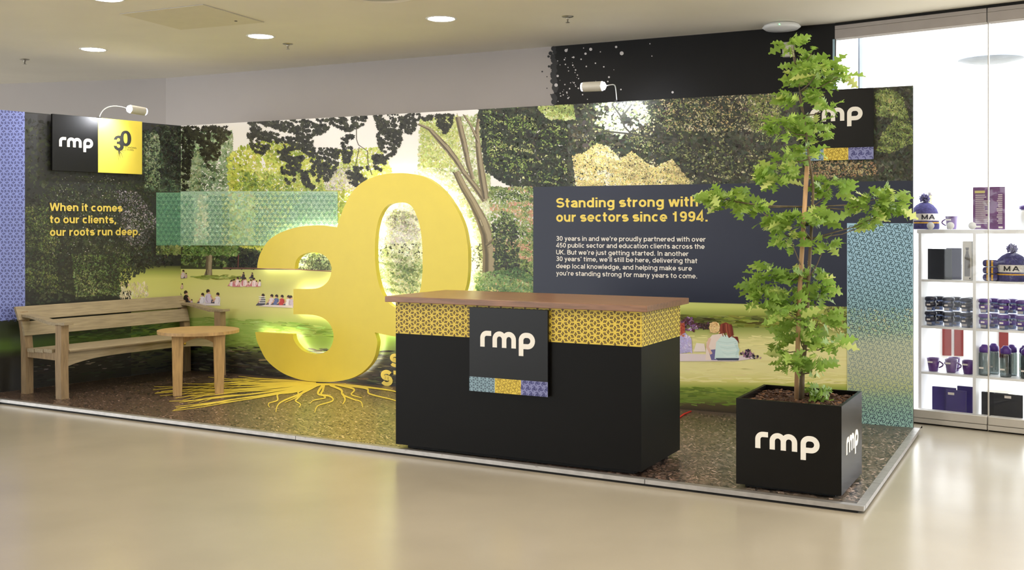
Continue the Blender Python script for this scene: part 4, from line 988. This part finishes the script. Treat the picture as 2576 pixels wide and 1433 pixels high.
for body, y in (('STANDING', 372.5), ('STRONG', 378)):
    a = left.uv(314, y, .055); b = left.uv(343 if body == 'STANDING' else 336, y, .055); put_mesh('small_lettering', sans_mesh(body, b[0]-a[0], .016, .12), M_char, ls, left.M(a[0], a[1], .0556))
rs0 = q(back,2011,374,.04); rs1 = q(back,2196,220,.04); rs2 = q(back,2199,400,.04); rs3 = q(back,2199,369,.04)
rs = thing('logo_board', 'black board lettered rmp with patterned tiles at the top right of the mural', 'sign', tuple(back.at((rs0[0]+rs1[0])/2, rs2[1], .02)), math.atan2(back.u[1], back.u[0]))
a = q(back,2037.6,307,.04); b = q(back,2170,307,.04)
rmp_board(rs, back.M(), rs0[0], (rs1[0]+rs2[0])/2, rs2[1], rs1[1], rs3[1], .022, .018, a[0], b[0]-a[0], a[1], .05)
MB().box((rs0[0]+.1,rs2[1]+.1,.003),(rs1[0]-.1,rs1[1]-.1,.022), M=back.M()).build('standoff_block', M_dark, rs, world=True)

# arm lamps clamped to the panel tops
def arm_lamp(pl_, base_px, e0, e1, off, label, energy, aim):
    ub_ = pl_.uv(*base_px)[0]; P0 = Vector(pl_.at(ub_, HP, -.02)); 
    a = pl_.uv(*e0, off); b = pl_.uv(*e1, off); Pa = Vector(pl_.at(a[0], a[1], off)); Pb = Vector(pl_.at(b[0], b[1], off))
    t = thing('arm_lamp', label, 'lamp', tuple(P0), math.atan2(pl_.u[1], pl_.u[0]), 'arm lamps on the panel tops')
    MB().box((ub_-.012,HP,-.05),(ub_+.012,HP+.014,.004), M=pl_.M()).build('clamp', M_dark, t, world=True)
    c1 = P0+Vector((0,0,.14))+Vector(pl_.n)*.05; c2 = Pa-(Pb-Pa).normalized()*.1+Vector((0,0,.02)); pts = []
    for i in range(13):
        s = i/12; pts.append(P0*(1-s)**3+c1*3*s*(1-s)**2+c2*3*s*s*(1-s)+Pa*s**3)
    MB().tube(pts, .004, 8).build('arm', M_white, t, world=True)
    ax = (Pb-Pa).normalized(); Lh = (Pb-Pa).length; n_ = Vector(pl_.n); nx = (n_-ax*n_.dot(ax)).normalized(); Mh = axes(Pa, nx, ax.cross(nx), ax)
    MB().lathe([(.012,-.0),(.03,.012),(.034,.03)], 20, Mh).build('end_cap', M_glow, t, world=True)
    # reflector: a half-open tube facing the panel
    mb = MB(); n = 18; v = []
    for z in (.03, Lh-.02):
        for i in range(n+1): th = math.radians(-128+256*i/n); v.append((.038*math.cos(th), .038*math.sin(th), z))
    mb.add(v, [(i, i+1, n+2+i, n+1+i) for i in range(n)], True, Mh); mb.build('reflector', M_refl, t, world=True, fixn=False)
    MB().lathe([(.034,Lh-.02),(.032,Lh-.006),(.02,Lh)], 20, Mh).build('end_cap', M_glow, t, world=True)
    MB().tube([Pa+ax*.035, Pb-ax*.025], .008, 8).build('bulb', M_glow, t, world=True)
    li = bpy.data.lights.new('arm_lamp_light', 'SPOT'); li.energy = energy; li.spot_size = math.radians(125); li.spot_blend = 1; li.shadow_soft_size = .04; li.color = (.93,.95,1)
    lo = bpy.data.objects.new('lamp_light', li); C.objects.link(lo); mid = (Pa+Pb)/2 - nx*.03
    tgt = Vector(pl_.at(*aim)); lo.parent = t; lo.location = mtx(t).inverted() @ mid
    d_ = (mtx(t).inverted().to_3x3() @ (tgt-mid)).normalized(); lo.rotation_euler = d_.to_track_quat('-Z','Y').to_euler()
ua = left.uv(200,300)[0]; ub2 = back.uv(1570,300)[0]
arm_lamp(left, (252,296), (320,273), (368,281), .40, 'thin-armed lamp above the black and yellow sign', 15, (ua, 2.15))
arm_lamp(back, (1550,248), (1524,216), (1462,219), .42, 'thin-armed lamp above the park mural in front of black wall', 8, (ub2, 2.15))

# ------------------------------------------------------------------ ceiling fittings
def cpt(px, py, z=ZC): d = (z-CZ)*F/(HY-py); return Vector(((px-CX)/F*d, d, z))
def downlight(p, label, group='recessed ceiling downlights'):
    t = thing('downlight', label, 'light', tuple(p), 0, group)
    MB().lathe([(.098,.0),(.11,-.006),(.118,-.003),(.12,0)], 32, cap=False).build('trim_ring', M_white, t)
    MB().lathe([(.0,-.003),(.098,-.003)], 32, cap=False).build('lens', M_down, t, fixn=False)
dl = [(cpt(235,124), 'leftmost lit ceiling downlight, nearest the rear wall'), (cpt(656,91), 'lit ceiling downlight right of the square hatch'), (cpt(1110,47), 'lit ceiling downlight over the middle of the stand'), (cpt(270,-4), 'lit ceiling downlight cut by the top edge above the hatch')]
for p, l in dl: downlight(p, l)
step1 = dl[1][0]-dl[0][0]; dd = Vector((step1.x, step1.y, 0)); perp = Vector((dl[3][0].x-dl[0][0].x, dl[3][0].y-dl[0][0].y, 0))
for i in range(-1,5):
    for j in range(1,5):
        p = dl[0][0]+dd*i+perp*j
        if j == 1 and i == 0: continue
        if p.y > 0 and HY-(ZC-CZ)*F/p.y > -30: continue
        if -7 < p.x < 7 and -6 < p.y: downlight(p, 'lit ceiling downlight of the hall outside the picture')
def hatch():
    P = [cpt(300,34), cpt(455,73.6), cpt(665,55), cpt(511,10)]; c = sum(P, Vector())/4
    t = thing('ceiling_hatch', 'square flush access hatch in the ceiling', 'hatch', tuple(c))
    pp = [(p-c).xy for p in P]
    MB().prism([tuple(p*.985) for p in pp], -.006, -.001).build('door', mat('hatch_paint', (232,225,202), .8, noise=.01), t)
    mb = MB()
    for i in range(4):
        a, b = pp[i], pp[(i+1)%4]; mb.prism([tuple(a), tuple(b), tuple(b*.988), tuple(a*.988)], -.004, -.001)
    mb.build('frame', M_frame, t); MB().lathe([(.012,-.008),(.012,-.006)], 12, Matrix.Translation((pp[2]*.6).to_3d())).build('lock', M_dark, t)
hatch()
dp = cpt(950,-22)
t = thing('ceiling_vent', 'round white air diffuser cut by the top edge of the picture', 'vent', tuple(dp))
MB().lathe([(.32,0),(.31,-.018),(.27,-.026),(.25,-.012)], 40, cap=False).build('ring', M_ceil, t); MB().lathe([(.0,-.03),(.2,-.026),(.22,-.012)], 40, cap=False).build('disc', M_frame, t)
for (x,y), l in (((62,149),'small ceiling sprinkler nearest the left edge'), ((724,110),'small ceiling sprinkler beside the middle downlight'), ((1428,41),'small ceiling sprinkler right of the bright downlights')):
    p = cpt(x,y); t = thing('sprinkler', l, 'sprinkler', tuple(p), 0, 'ceiling sprinklers')
    MB().lathe([(.045,0),(.042,-.005),(.012,-.008)], 20, cap=False).build('rosette', M_chrome, t)
    MB().lathe([(.011,-.006),(.011,-.022),(.006,-.024),(.006,-.045)], 12).build('body', M_chrome, t)
    MB().lathe([(.016,-.045),(.016,-.048)], 14).build('deflector', M_chrome, t)
ap = cpt(1966,60); 
t = thing('access_point', 'flat white round wireless unit under the ceiling above the oak', 'device', tuple(ap))
MB().lathe([(.11,-.0),(.135,-.012),(.148,-.028),(.125,-.045),(.0,-.055)], 36).build('shell', M_white, t)
MB().lathe([(.0,-.001),(.006,-.0)], 10, Matrix.Translation((-.05,-.138,-.028)) @ Matrix.Rotation(1.2,4,'X')).build('status_light', emis_mat('green_led', (120,255,150), 2), t)
sp = rear.uv(1985,126); 
t = thing('wall_sensor', 'small grey box on the black wall behind the top of the oak', 'sensor', tuple(rear.at(sp[0], sp[1], .01)))
MB().box((sp[0]-.045,sp[1]-.06,.005),(sp[0]+.045,sp[1]+.06,.045), M=rear.M(), bev=.008).build('casing', M_frame, t, world=True)
MB().lathe([(.018,0),(.012,.012),(0,.015)], 16, rear.M(sp[0], sp[1]-.02, .045)).build('lens', M_white, t, world=True)

# ------------------------------------------------------------------ shop window at the right
win = Plane(WX, WX+wdir*9, 0)
gl_w = [win.uv(2486.8, 800)[0]]; 
wb = win.uv(2297,1026)[1]; wj = win.uv(2297,1046)[1]; bz = win.uv(2110,99)[1]; bj = win.uv(2110,76)[1]
step = 1.45; joints = [gl_w[0]+step*k for k in range(-0,5)]
edges = [0.0]+joints
for i in range(len(edges)-1):
    u0, u1 = edges[i]+.004, edges[i+1]-.004
    w_ = struct(MB().box((u0,wb,-.006),(u1,bz,.006), M=win.M()).build('window_%d' % (i+1), M_glass))
    MB().box((u0,0.012,-.04),(u1,wj-.003,.035), M=win.M()).build('kick_rail', M_frame, w_, world=True)
    MB().box((u0,wj,-.04),(u1,wb,.035), M=win.M(), bev=.004).build('bottom_rail', M_frame, w_, world=True)
    MB().box((u0,bz,-.05),(u1,bj-.002,.045), M=win.M()).build('top_rail', M_beam, w_, world=True)
    MB().box((u0,bj,-.05),(u1,ZC-.025,.045), M=win.M()).build('head_board', M_beam, w_, world=True)
    MB().box((u0,0.0,-.03),(u1,.012,.02), M=win.M()).build('gasket', M_dark, w_, world=True)
    MB().box((u1+.0005,.0,-.012),(u1+.0075,bz,.008), M=win.M()).build('glass_joint', M_frame, w_, world=True)
    MB().box((u0-.003,ZC-.025,-.04),(u1+.003,ZC,.03), M=win.M()).build('shadow_gap', M_dark, w_, world=True)
# window post next to the black wall, and a pale inner reveal
post = struct(MB().box((-.03,0,-.06),(-.002,bz,.03), M=win.M()).build('trim_6', mat('pale_blue_post', (150,178,190), .35, .3))); 
ur = win.uv(2160,150,-.4)[0]; rv = struct(MB().box((.03,0,-.45),(ur,ZC+.6,-.4), M=win.M()).build('wall_shop', mat('pale_blue_shop_wall', (126,152,170), .6)))
MB().box((ur,0,-.46),(ur+.012,ZC+.6,-.39), M=win.M()).build('edge_strip', mat('grey_edge', (120,130,144), .5), rv, world=True)

# shop shelving behind the glass
SO = -.16                                               # front of the shelving, behind the glass
def su(px, py=800): return win.uv(px, py, SO)
sh_t = thing('shop_shelving', 'white open shelving unit behind the shop window', 'shelf', tuple(win.at(su(2312)[0], 0, SO)), math.atan2(win.u[1], win.u[0]))
uL = su(2310)[0]; uD = su(2447)[0]; bay = uD-uL; th_ = .022; DEP = .30
zs = [win.uv(2380,577,SO)[1], win.uv(2380,704,SO)[1], win.uv(2380,822,SO)[1], win.uv(2380,939,SO)[1]]
zs.append(zs[-1]-(zs[-2]-zs[-1])*.93); nb = 4
def sbox(name, u0, v0, u1, v1, m=M_shelf, d0=0, d1=DEP, par=None): return MB().box((u0,v0,SO-d1),(u1,v1,SO-d0), M=win.M()).build(name, m, par or sh_t, world=True)
for i in range(nb+1): sbox('upright', uL+bay*i, .02, uL+bay*i+th_, zs[0]-.03)
sbox('top', uL-.01, zs[0]-.03, uL+bay*nb+th_, zs[0])
for k in range(1,5):
    for i in range(nb): sbox('shelf_board', uL+bay*i+th_+.001, zs[k]-.016, uL+bay*(i+1)-.001, zs[k])
def sp_(px, py, d, k):                                  # point on shelf k: photo column, distance behind the shelf front
    u = win.uv(px, py, SO-d)[0]; return u, zs[k]
def good(name, label, cat, px, d, k, group=None, py=800, dz=0):
    u, z = sp_(px, py, d, k); p = win.at(u, z+dz+.001, SO-d); return thing(name, label, cat, tuple(p), math.atan2(win.u[1], win.u[0]), group)
M_purple = mat('purple_ceramic', (92,52,128), .3, coat=.3); M_navy = mat('navy_knit', (70,66,118), .95, noise=.15, scale=60, bump=.4)
M_grey = mat('grey_pompom', (122,118,160), .95, noise=.25, scale=70, bump=.6); M_cream = mat('cream_knit', (222,218,214), .95, noise=.08, scale=60); M_gold = mat('gold_knit', (216,166,60), .95, noise=.1, scale=60)
M_ink = mat('black_ink', (40,38,48), .6); M_label = mat('white_label', (232,226,222), .6); M_bblack = mat('black_cover', (32,36,46), .5, noise=.05); M_bpurple = mat('purple_cover', (64,52,126), .5)
M_clear = glass_mat('clear_plastic', (176,182,196), .14, .08); M_smoke = glass_mat('smoky_plastic', (150,158,156), .14, .1)
M_lidb = mat('black_lid', (34,36,60), .35); M_lidp = mat('purple_lid', (84,50,140), .35); M_page = mat('page_edges', (226,226,206), .7)
def hat(px, d, k, label, R=.105, turn=0, dz=0):
    t = good('bobble_hat', label, 'hat', px, d, k, 'bobble hats in the shop window', dz=dz)
    MB().lathe([(R*1.04,0),(R*1.08,.02),(R*1.05,.045)], 28, cap=False).build('cuff', M_navy, t)
    MB().lathe([(R*1.055,.045),(R*1.05,.055)], 28, cap=False).build('stripe', M_gold, t); MB().lathe([(R*1.05,.055),(R*1.04,.066)], 28, cap=False).build('stripe', M_navy, t)
    MB().lathe([(R*1.04,.066),(R*1.0,.12)], 28, cap=False).build('white_band', M_cream, t)
    MB().lathe([(R*1.0,.12),(R*.88,.155),(R*.62,.185),(R*.3,.205),(0,.21)], 28, cap=False).build('crown', M_navy, t)
    mb = MB(); rr_ = random.Random(2)
    for i in range(150):
        a = rr_.uniform(0,6.28); c = rr_.uniform(-1,1); s = math.sqrt(1-c*c); dv = Vector((s*math.cos(a), s*math.sin(a), c)); mb.tube([dv*.012+Vector((0,0,.235)), dv*rr_.uniform(.034,.044)+Vector((0,0,.235))], [.005,.004], 5)
    mb.build('pompom', M_grey, t)
    # band lettering, wrapped round the front
    for ch, a0 in (('M',-16+turn),('A',13+turn)):
        me = sans_mesh(ch, .046, .036, .17)
        for q_ in me.vertices:
            th = math.radians(a0-90)+q_.co.x/R; rad = R*1.045; q_.co = (rad*math.cos(th), rad*math.sin(th), .076+q_.co.y)
        link('lettering', me, M_ink, t)
def mug(px, d, k, label, flip=1, rz=0.0):
    t = good('mug', label, 'mug', px, d, k, 'purple mugs in the shop window')
    MB().lathe([(.0,.004),(.03,.0),(.034,.004),(.047,.10),(.044,.10),(.031,.01),(0,.008)], 28, cap=False).build('cup', M_purple, t)
    pts = [(flip*(.041+.030*math.sin(math.pi*i/10)), 0, .028+.05*i/10) for i in range(11)]; MB().tube(pts, .0055, 8, M=Matrix.Rotation(rz, 4, 'Z')).build('handle', M_purple, t)
    MB().box((-.03,-.048,.066),(.006,-.041,.078)).build('label', M_label, t)
def book(name, px0, px1, py0, d, k, label, material, th=.018, lab=None, strap=False, lean=.0, h=None):
    u0 = win.uv(px0,800,SO-d)[0]; u1 = win.uv(px1,800,SO-d)[0]; z1 = win.uv((px0+px1)/2,py0,SO-d)[1]; h = (z1-zs[k]) if h is None else h; w = u1-u0
    p = win.at((u0+u1)/2, zs[k]+.001, SO-d); t = thing(name, label, name.replace('_',' '), tuple(p), math.atan2(win.u[1], win.u[0]))
    MB().box((-w/2,-.002,0),(w/2,0.0015,h), bev=.001).build('front_cover', material, t); MB().box((-w/2,th-.0015,0),(w/2,th+.002,h), bev=.001).build('back_cover', material, t)
    MB().box((-w/2+.006,.0016,.004),(w/2-.004,th-.0016,h-.004)).build('pages', M_page, t); MB().box((-w/2,.0016,0),(-w/2+.005,th-.0016,h)).build('spine', material, t)
    if lab: MB().box((w*lab[0]-w/2,-.004,h*lab[1]),(w*lab[0]-w/2+.045,-.0021,h*lab[1]+.018)).build('label', M_label, t)
    if strap: MB().box((w*.3,-.004,0),(w*.34,-.0021,h)).build('strap', M_ink, t)
    return t
# top of the unit
hat(2326, .11, 0, 'navy bobble hat lettered MA on top of the shelving by the mural', .100, 20)
t = good('bottle', 'glass bottle with pale neck behind the bobble hat', 'bottle', 2340, .268, 0, py=530)
MB().lathe([(.0,0),(.03,.0),(.03,.17),(.027,.19),(.018,.22),(.016,.25),(.016,.262)], 20).build('body', glass_mat('olive_glass', (206,206,170), .15, .1), t); MB().lathe([(.018,.262),(.018,.288),(.0,.29)], 20).build('cap', M_cream, t)
mug(2394, .10, 0, 'purple mug alone on top of the shelving', -1)
pu0 = su(2443)[0]; pu1 = su(2524)[0]; pv1 = win.uv(2480,470,SO-.02)[1]
t = thing('price_list', 'purple price list card standing on top of the shelving', 'sign', tuple(win.at((pu0+pu1)/2, zs[0]+.001, SO-.05)), math.atan2(win.u[1], win.u[0])); w = (pu1-pu0); h = pv1-zs[0]
M_card = mat('purple_card', (108,62,120), .4); M_acr = glass_mat('acrylic', (240,236,244), .1, .05)
MB().box((-w/2,0,0),(w/2,.003,h)).build('card', M_card, t); MB().box((-w/2,.004,0),(w/2,.05,.004)).build('foot', M_acr, t)
MB().box((-w*.44,-.0015,h*.855),(-w*.12,-.0002,h*.915)).build('heading_box', mat('pale_yellow_print', (206,196,130), .5), t)
rr = random.Random(4)
for i in range(15):
    v = h*(.80-.047*i); MB().box((-w*.42,-.0012,v),(-w*.42+w*rr.uniform(.25,.48),-.0002,v+h*.018)).build('text_line', M_label, t); MB().box((w*.42-w*rr.uniform(.12,.18),-.0012,v),(w*.42,-.0002,v+h*.018)).build('price', M_label, t)
MB().box((-w*.42,-.0012,h*.045),(-w*.25,-.0002,h*.085)).build('mark', M_label, t); MB().box((w*.3,-.0012,h*.03),(w*.43,-.0002,h*.07)).build('mark', M_label, t)
t = good('bottle', 'white bottle with purple cap at the right edge above the shelving', 'bottle', 2580, .1, 0, py=530)
MB().lathe([(0,0),(.042,0),(.042,.13),(.03,.145)], 20).build('body', M_white, t); MB().lathe([(.04,.145),(.044,.155),(.044,.17),(.02,.178),(0,.178)], 20).build('cap', M_lidp, t)
# shelf 1
book('notebook', 2334, 2393, 626, .06, 1, 'large black notebook standing behind the glass, left of the boxed bottle', M_bblack, .016)
book('notebook', 2380, 2418, 624, .12, 1, 'navy notebook half hidden between the black notebook and the box', mat('navy_cover', (44,42,82), .5), .02)
u0 = su(2418)[0]; u1 = su(2446)[0]; z1 = win.uv(2432,607,SO-.03)[1]; h = z1-zs[1]
t = thing('bottle_box', 'tall white box with a grey bottle pictured on it', 'box', tuple(win.at((u0+u1)/2-.004, zs[1]+.001, SO-.03)), math.atan2(win.u[1], win.u[0])); w = u1-u0-.012
MB().box((-w/2,0,0),(w/2,.07,h), bev=.002).build('carton', mat('pale_carton', (214,212,206), .6), t)
pr = [(.0,.10),(.62,.10),(.66,.14),(.66,.52),(.58,.60),(.36,.68),(.33,.72),(.33,.75)]
mb = MB(); pts = [(x*w*.45,z*h) for x,z in pr]; pts = [(-x,z) for x,z in pts[1:]]+[(x,z) for x,z in reversed(pts[1:])]
mb.add([(x,-.0012,z) for x,z in pts], [tuple(range(len(pts)))]); mb.add([(-.3*w*.45,-.0012,.76*h),(.3*w*.45,-.0012,.76*h),(.42*w*.45,-.0012,.84*h),(-.42*w*.45,-.0012,.84*h)], [(0,1,2,3)]); mb.build('bottle_picture', mat('grey_print', (112,108,106), .6), t, fixn=False)
MB().box((w*.2,-.001,h*.03),(w*.36,-.0002,h*.07)).build('code_mark', M_ink, t)
hat(2546, .15, 1, 'navy bobble hat lettered MA on the shelf beside striped scarf', .112)
t = good('scarf', 'folded navy and gold striped scarf left of the shelf hat', 'scarf', 2492, .055, 1)
for i in range(3):
    z = .052*i; MB().box((-.05,-.04,z+.001),(.05,.04,z+.051), bev=.018).build('fold', M_navy, t)
    for x in (-.02,.012): MB().box((x,-.0415,z+.004),(x+.014,.0,z+.048), bev=.004).build('stripe', M_gold, t)
# shelf 2: stacked lidded cups
mat_info = mat('grey_card', (168,166,170), .6)
def cup(px, d, k, lid, lvl, label, group):
    t = good('lidded_cup', label, 'cup', px, d, k, group, dz=lvl*.112)
    MB().lathe([(0,.002),(.030,.0),(.040,.088),(.0385,.088),(.029,.004),(0,.004)], 20, cap=False).build('beaker', M_clear, t)
    MB().lathe([(.0372,.030),(.0395,.030),(.0422,.062),(.0397,.062)], 20, cap=False).build('grip_band', lid, t)
    MB().lathe([(.043,.080),(.045,.086),(.043,.102),(.034,.106),(.03,.103),(0,.103)], 20).build('lid', lid, t)
    MB().box((-.02,-.0432,.041),(.006,-.0385,.053)).build('label', M_label, t)
    MB().box((-.022,-.0385,.008),(.014,-.0325,.026)).build('info_card', mat_info, t)
for col, (px, nm) in enumerate(((2342,'left'),(2386,'middle'),(2430,'right'))):
    for lvl in range(2): cup(px, .07, 2, M_lidb, lvl, '%s dark-lidded cup at the %s of the front row, left bay' % (('lower','upper')[lvl], nm), 'dark lidded cups')
for px in (2362,2404,2444):
    for lvl in range(2): cup(px, .17, 2, M_lidb, lvl, 'dark-lidded cup in the row behind the front cups, left bay', 'dark lidded cups behind')
for col, (px, nm) in enumerate(((2478,'left'),(2525,'middle'),(2571,'right'))):
    for lvl in range(2): cup(px, .07, 2, M_lidp, lvl, '%s purple-lidded cup at the %s of the front row, right bay' % (('lower','upper')[lvl], nm), 'purple lidded cups')
for px in (2500,2546):
    for lvl in range(2): cup(px, .17, 2, M_lidp, lvl, 'purple-lidded cup in the row behind the front cups, right bay', 'purple lidded cups behind')
# shelf 3: mugs and drinking bottles
mug(2348, .08, 3, 'purple mug at the left of the lower shelf row'); mug(2393, .08, 3, 'purple mug in the middle of the lower shelf row'); mug(2436, .08, 3, 'purple mug at the right of the lower shelf row, half behind upright', 1, 1.6); mug(2401, .2, 3, 'purple mug standing behind the lower shelf row', -1)
def dbottle(px, d, label, group='purple-capped drinking bottles'):
    t = good('drinking_bottle', label, 'bottle', px, d, 3, group)
    MB().lathe([(0,.0),(.036,.0),(.039,.008),(.039,.16),(.034,.175)], 22).build('body', M_smoke, t); MB().lathe([(.036,.17),(.038,.178),(.036,.205),(.026,.212),(.018,.226),(0,.228)], 22).build('cap', M_lidp, t); MB().box((-.03,-.0415,.05),(.002,-.036,.062)).build('label', M_label, t)
dbottle(2477,.08,'purple-capped clear bottle left of the glass joint'); dbottle(2530,.08,'purple-capped clear bottle right of the glass joint'); dbottle(2583,.08,'purple-capped clear bottle cut by the right edge')
for px in (2500,2545,2578): dbottle(px,.2,'purple-capped clear bottle in the back row', 'purple-capped bottles behind')
# shelf 4: notebooks
book('notebook', 2345, 2404, 974, .06, 4, 'purple notebook standing at the left of the bottom shelf', M_bpurple, .016)
book('notebook', 2380, 2430, 982, .03, 4, 'purple notebook with white label in front on the bottom shelf', M_bpurple, .02, (.1,.82))
book('notebook', 2408, 2446, 972, .12, 4, 'purple notebook at the back of the bottom shelf', M_bpurple, .016)
book('notebook', 2469, 2535, 988, .08, 4, 'wide black folder behind the glass joint on the bottom shelf', M_bblack, .02)
book('notebook', 2500, 2572, 992, .03, 4, 'black folder with white label at the right of the bottom shelf', M_bblack, .02, (.38,.86))
# round price stickers on the shelf edge
for px, l in ((2341,'under the bobble hat'),(2391,'under the lone mug'),(2446,'under the price list')):
    uv_ = win.uv(px, 563, SO+.001); t = tag(MB().lathe([(.0,0),(.028,0),(.028,.002),(0,.002)], 24, win.M(uv_[0], zs[0]+.0285, SO+.001)).build('price_disc', M_white), 'round white price disc ' + l, 'price tag', 'round price discs')
# red framed glazed partition deep in the shop and pendant
def far(px, py, d): return Vector(((px-CX)/F*d, d, CZ-(py-HY)/F*d))
t = thing('pendant_lamp', 'shallow white dish pendant seen through the shop window', 'lamp', tuple(far(2492,158,10.5)))
MB().lathe([(.0,.0),(.17,.004),(.30,.03),(.305,.036),(.0,.05)], 40).build('dish', mat('dish_grey', (150,160,176), .5), t); MB().tube([(0,0,.04),(0,0,1.6)], .004, 6).build('cord', M_frame, t)
tp0 = far(2362,900,9.6); t = thing('red_cabinet', 'low cabinet with red doors in white frames behind the shelving', 'cabinet', (tp0.x,tp0.y,0), -.3)
mr = mat('red_panel', (112,34,32), .6)
MB().box((-.02,.02,.0),(.62,.4,.60)).build('body', M_white, t)
for a in (.03, .13, .50): MB().box((a,.0,.30),(a+.075,.02,.55)).build('door', mr, t)
# pale office block outside
bd = far(2340,400,60); t = thing('office_block', 'pale building with small windows far beyond the shop', 'building', (bd.x,bd.y,0), -.15)
M_pale = mat('pale_render', (250,250,250), .9, noise=.01); MB().box((-6,0,0),(14,10,13.5)).build('wall', M_pale, t); MB().box((-6.3,-.3,13.5),(14.3,10.3,14.1)).build('roof', M_pale, t)
mw = mat('pale_window', (226,230,240), .4)
for i in range(8):
    for k in range(4): MB().box((-.8+i*.75,-.04,2.6+k*1.3),(-.8+i*.75+.32,.02,3.4+k*1.3)).build('window', mw, t)
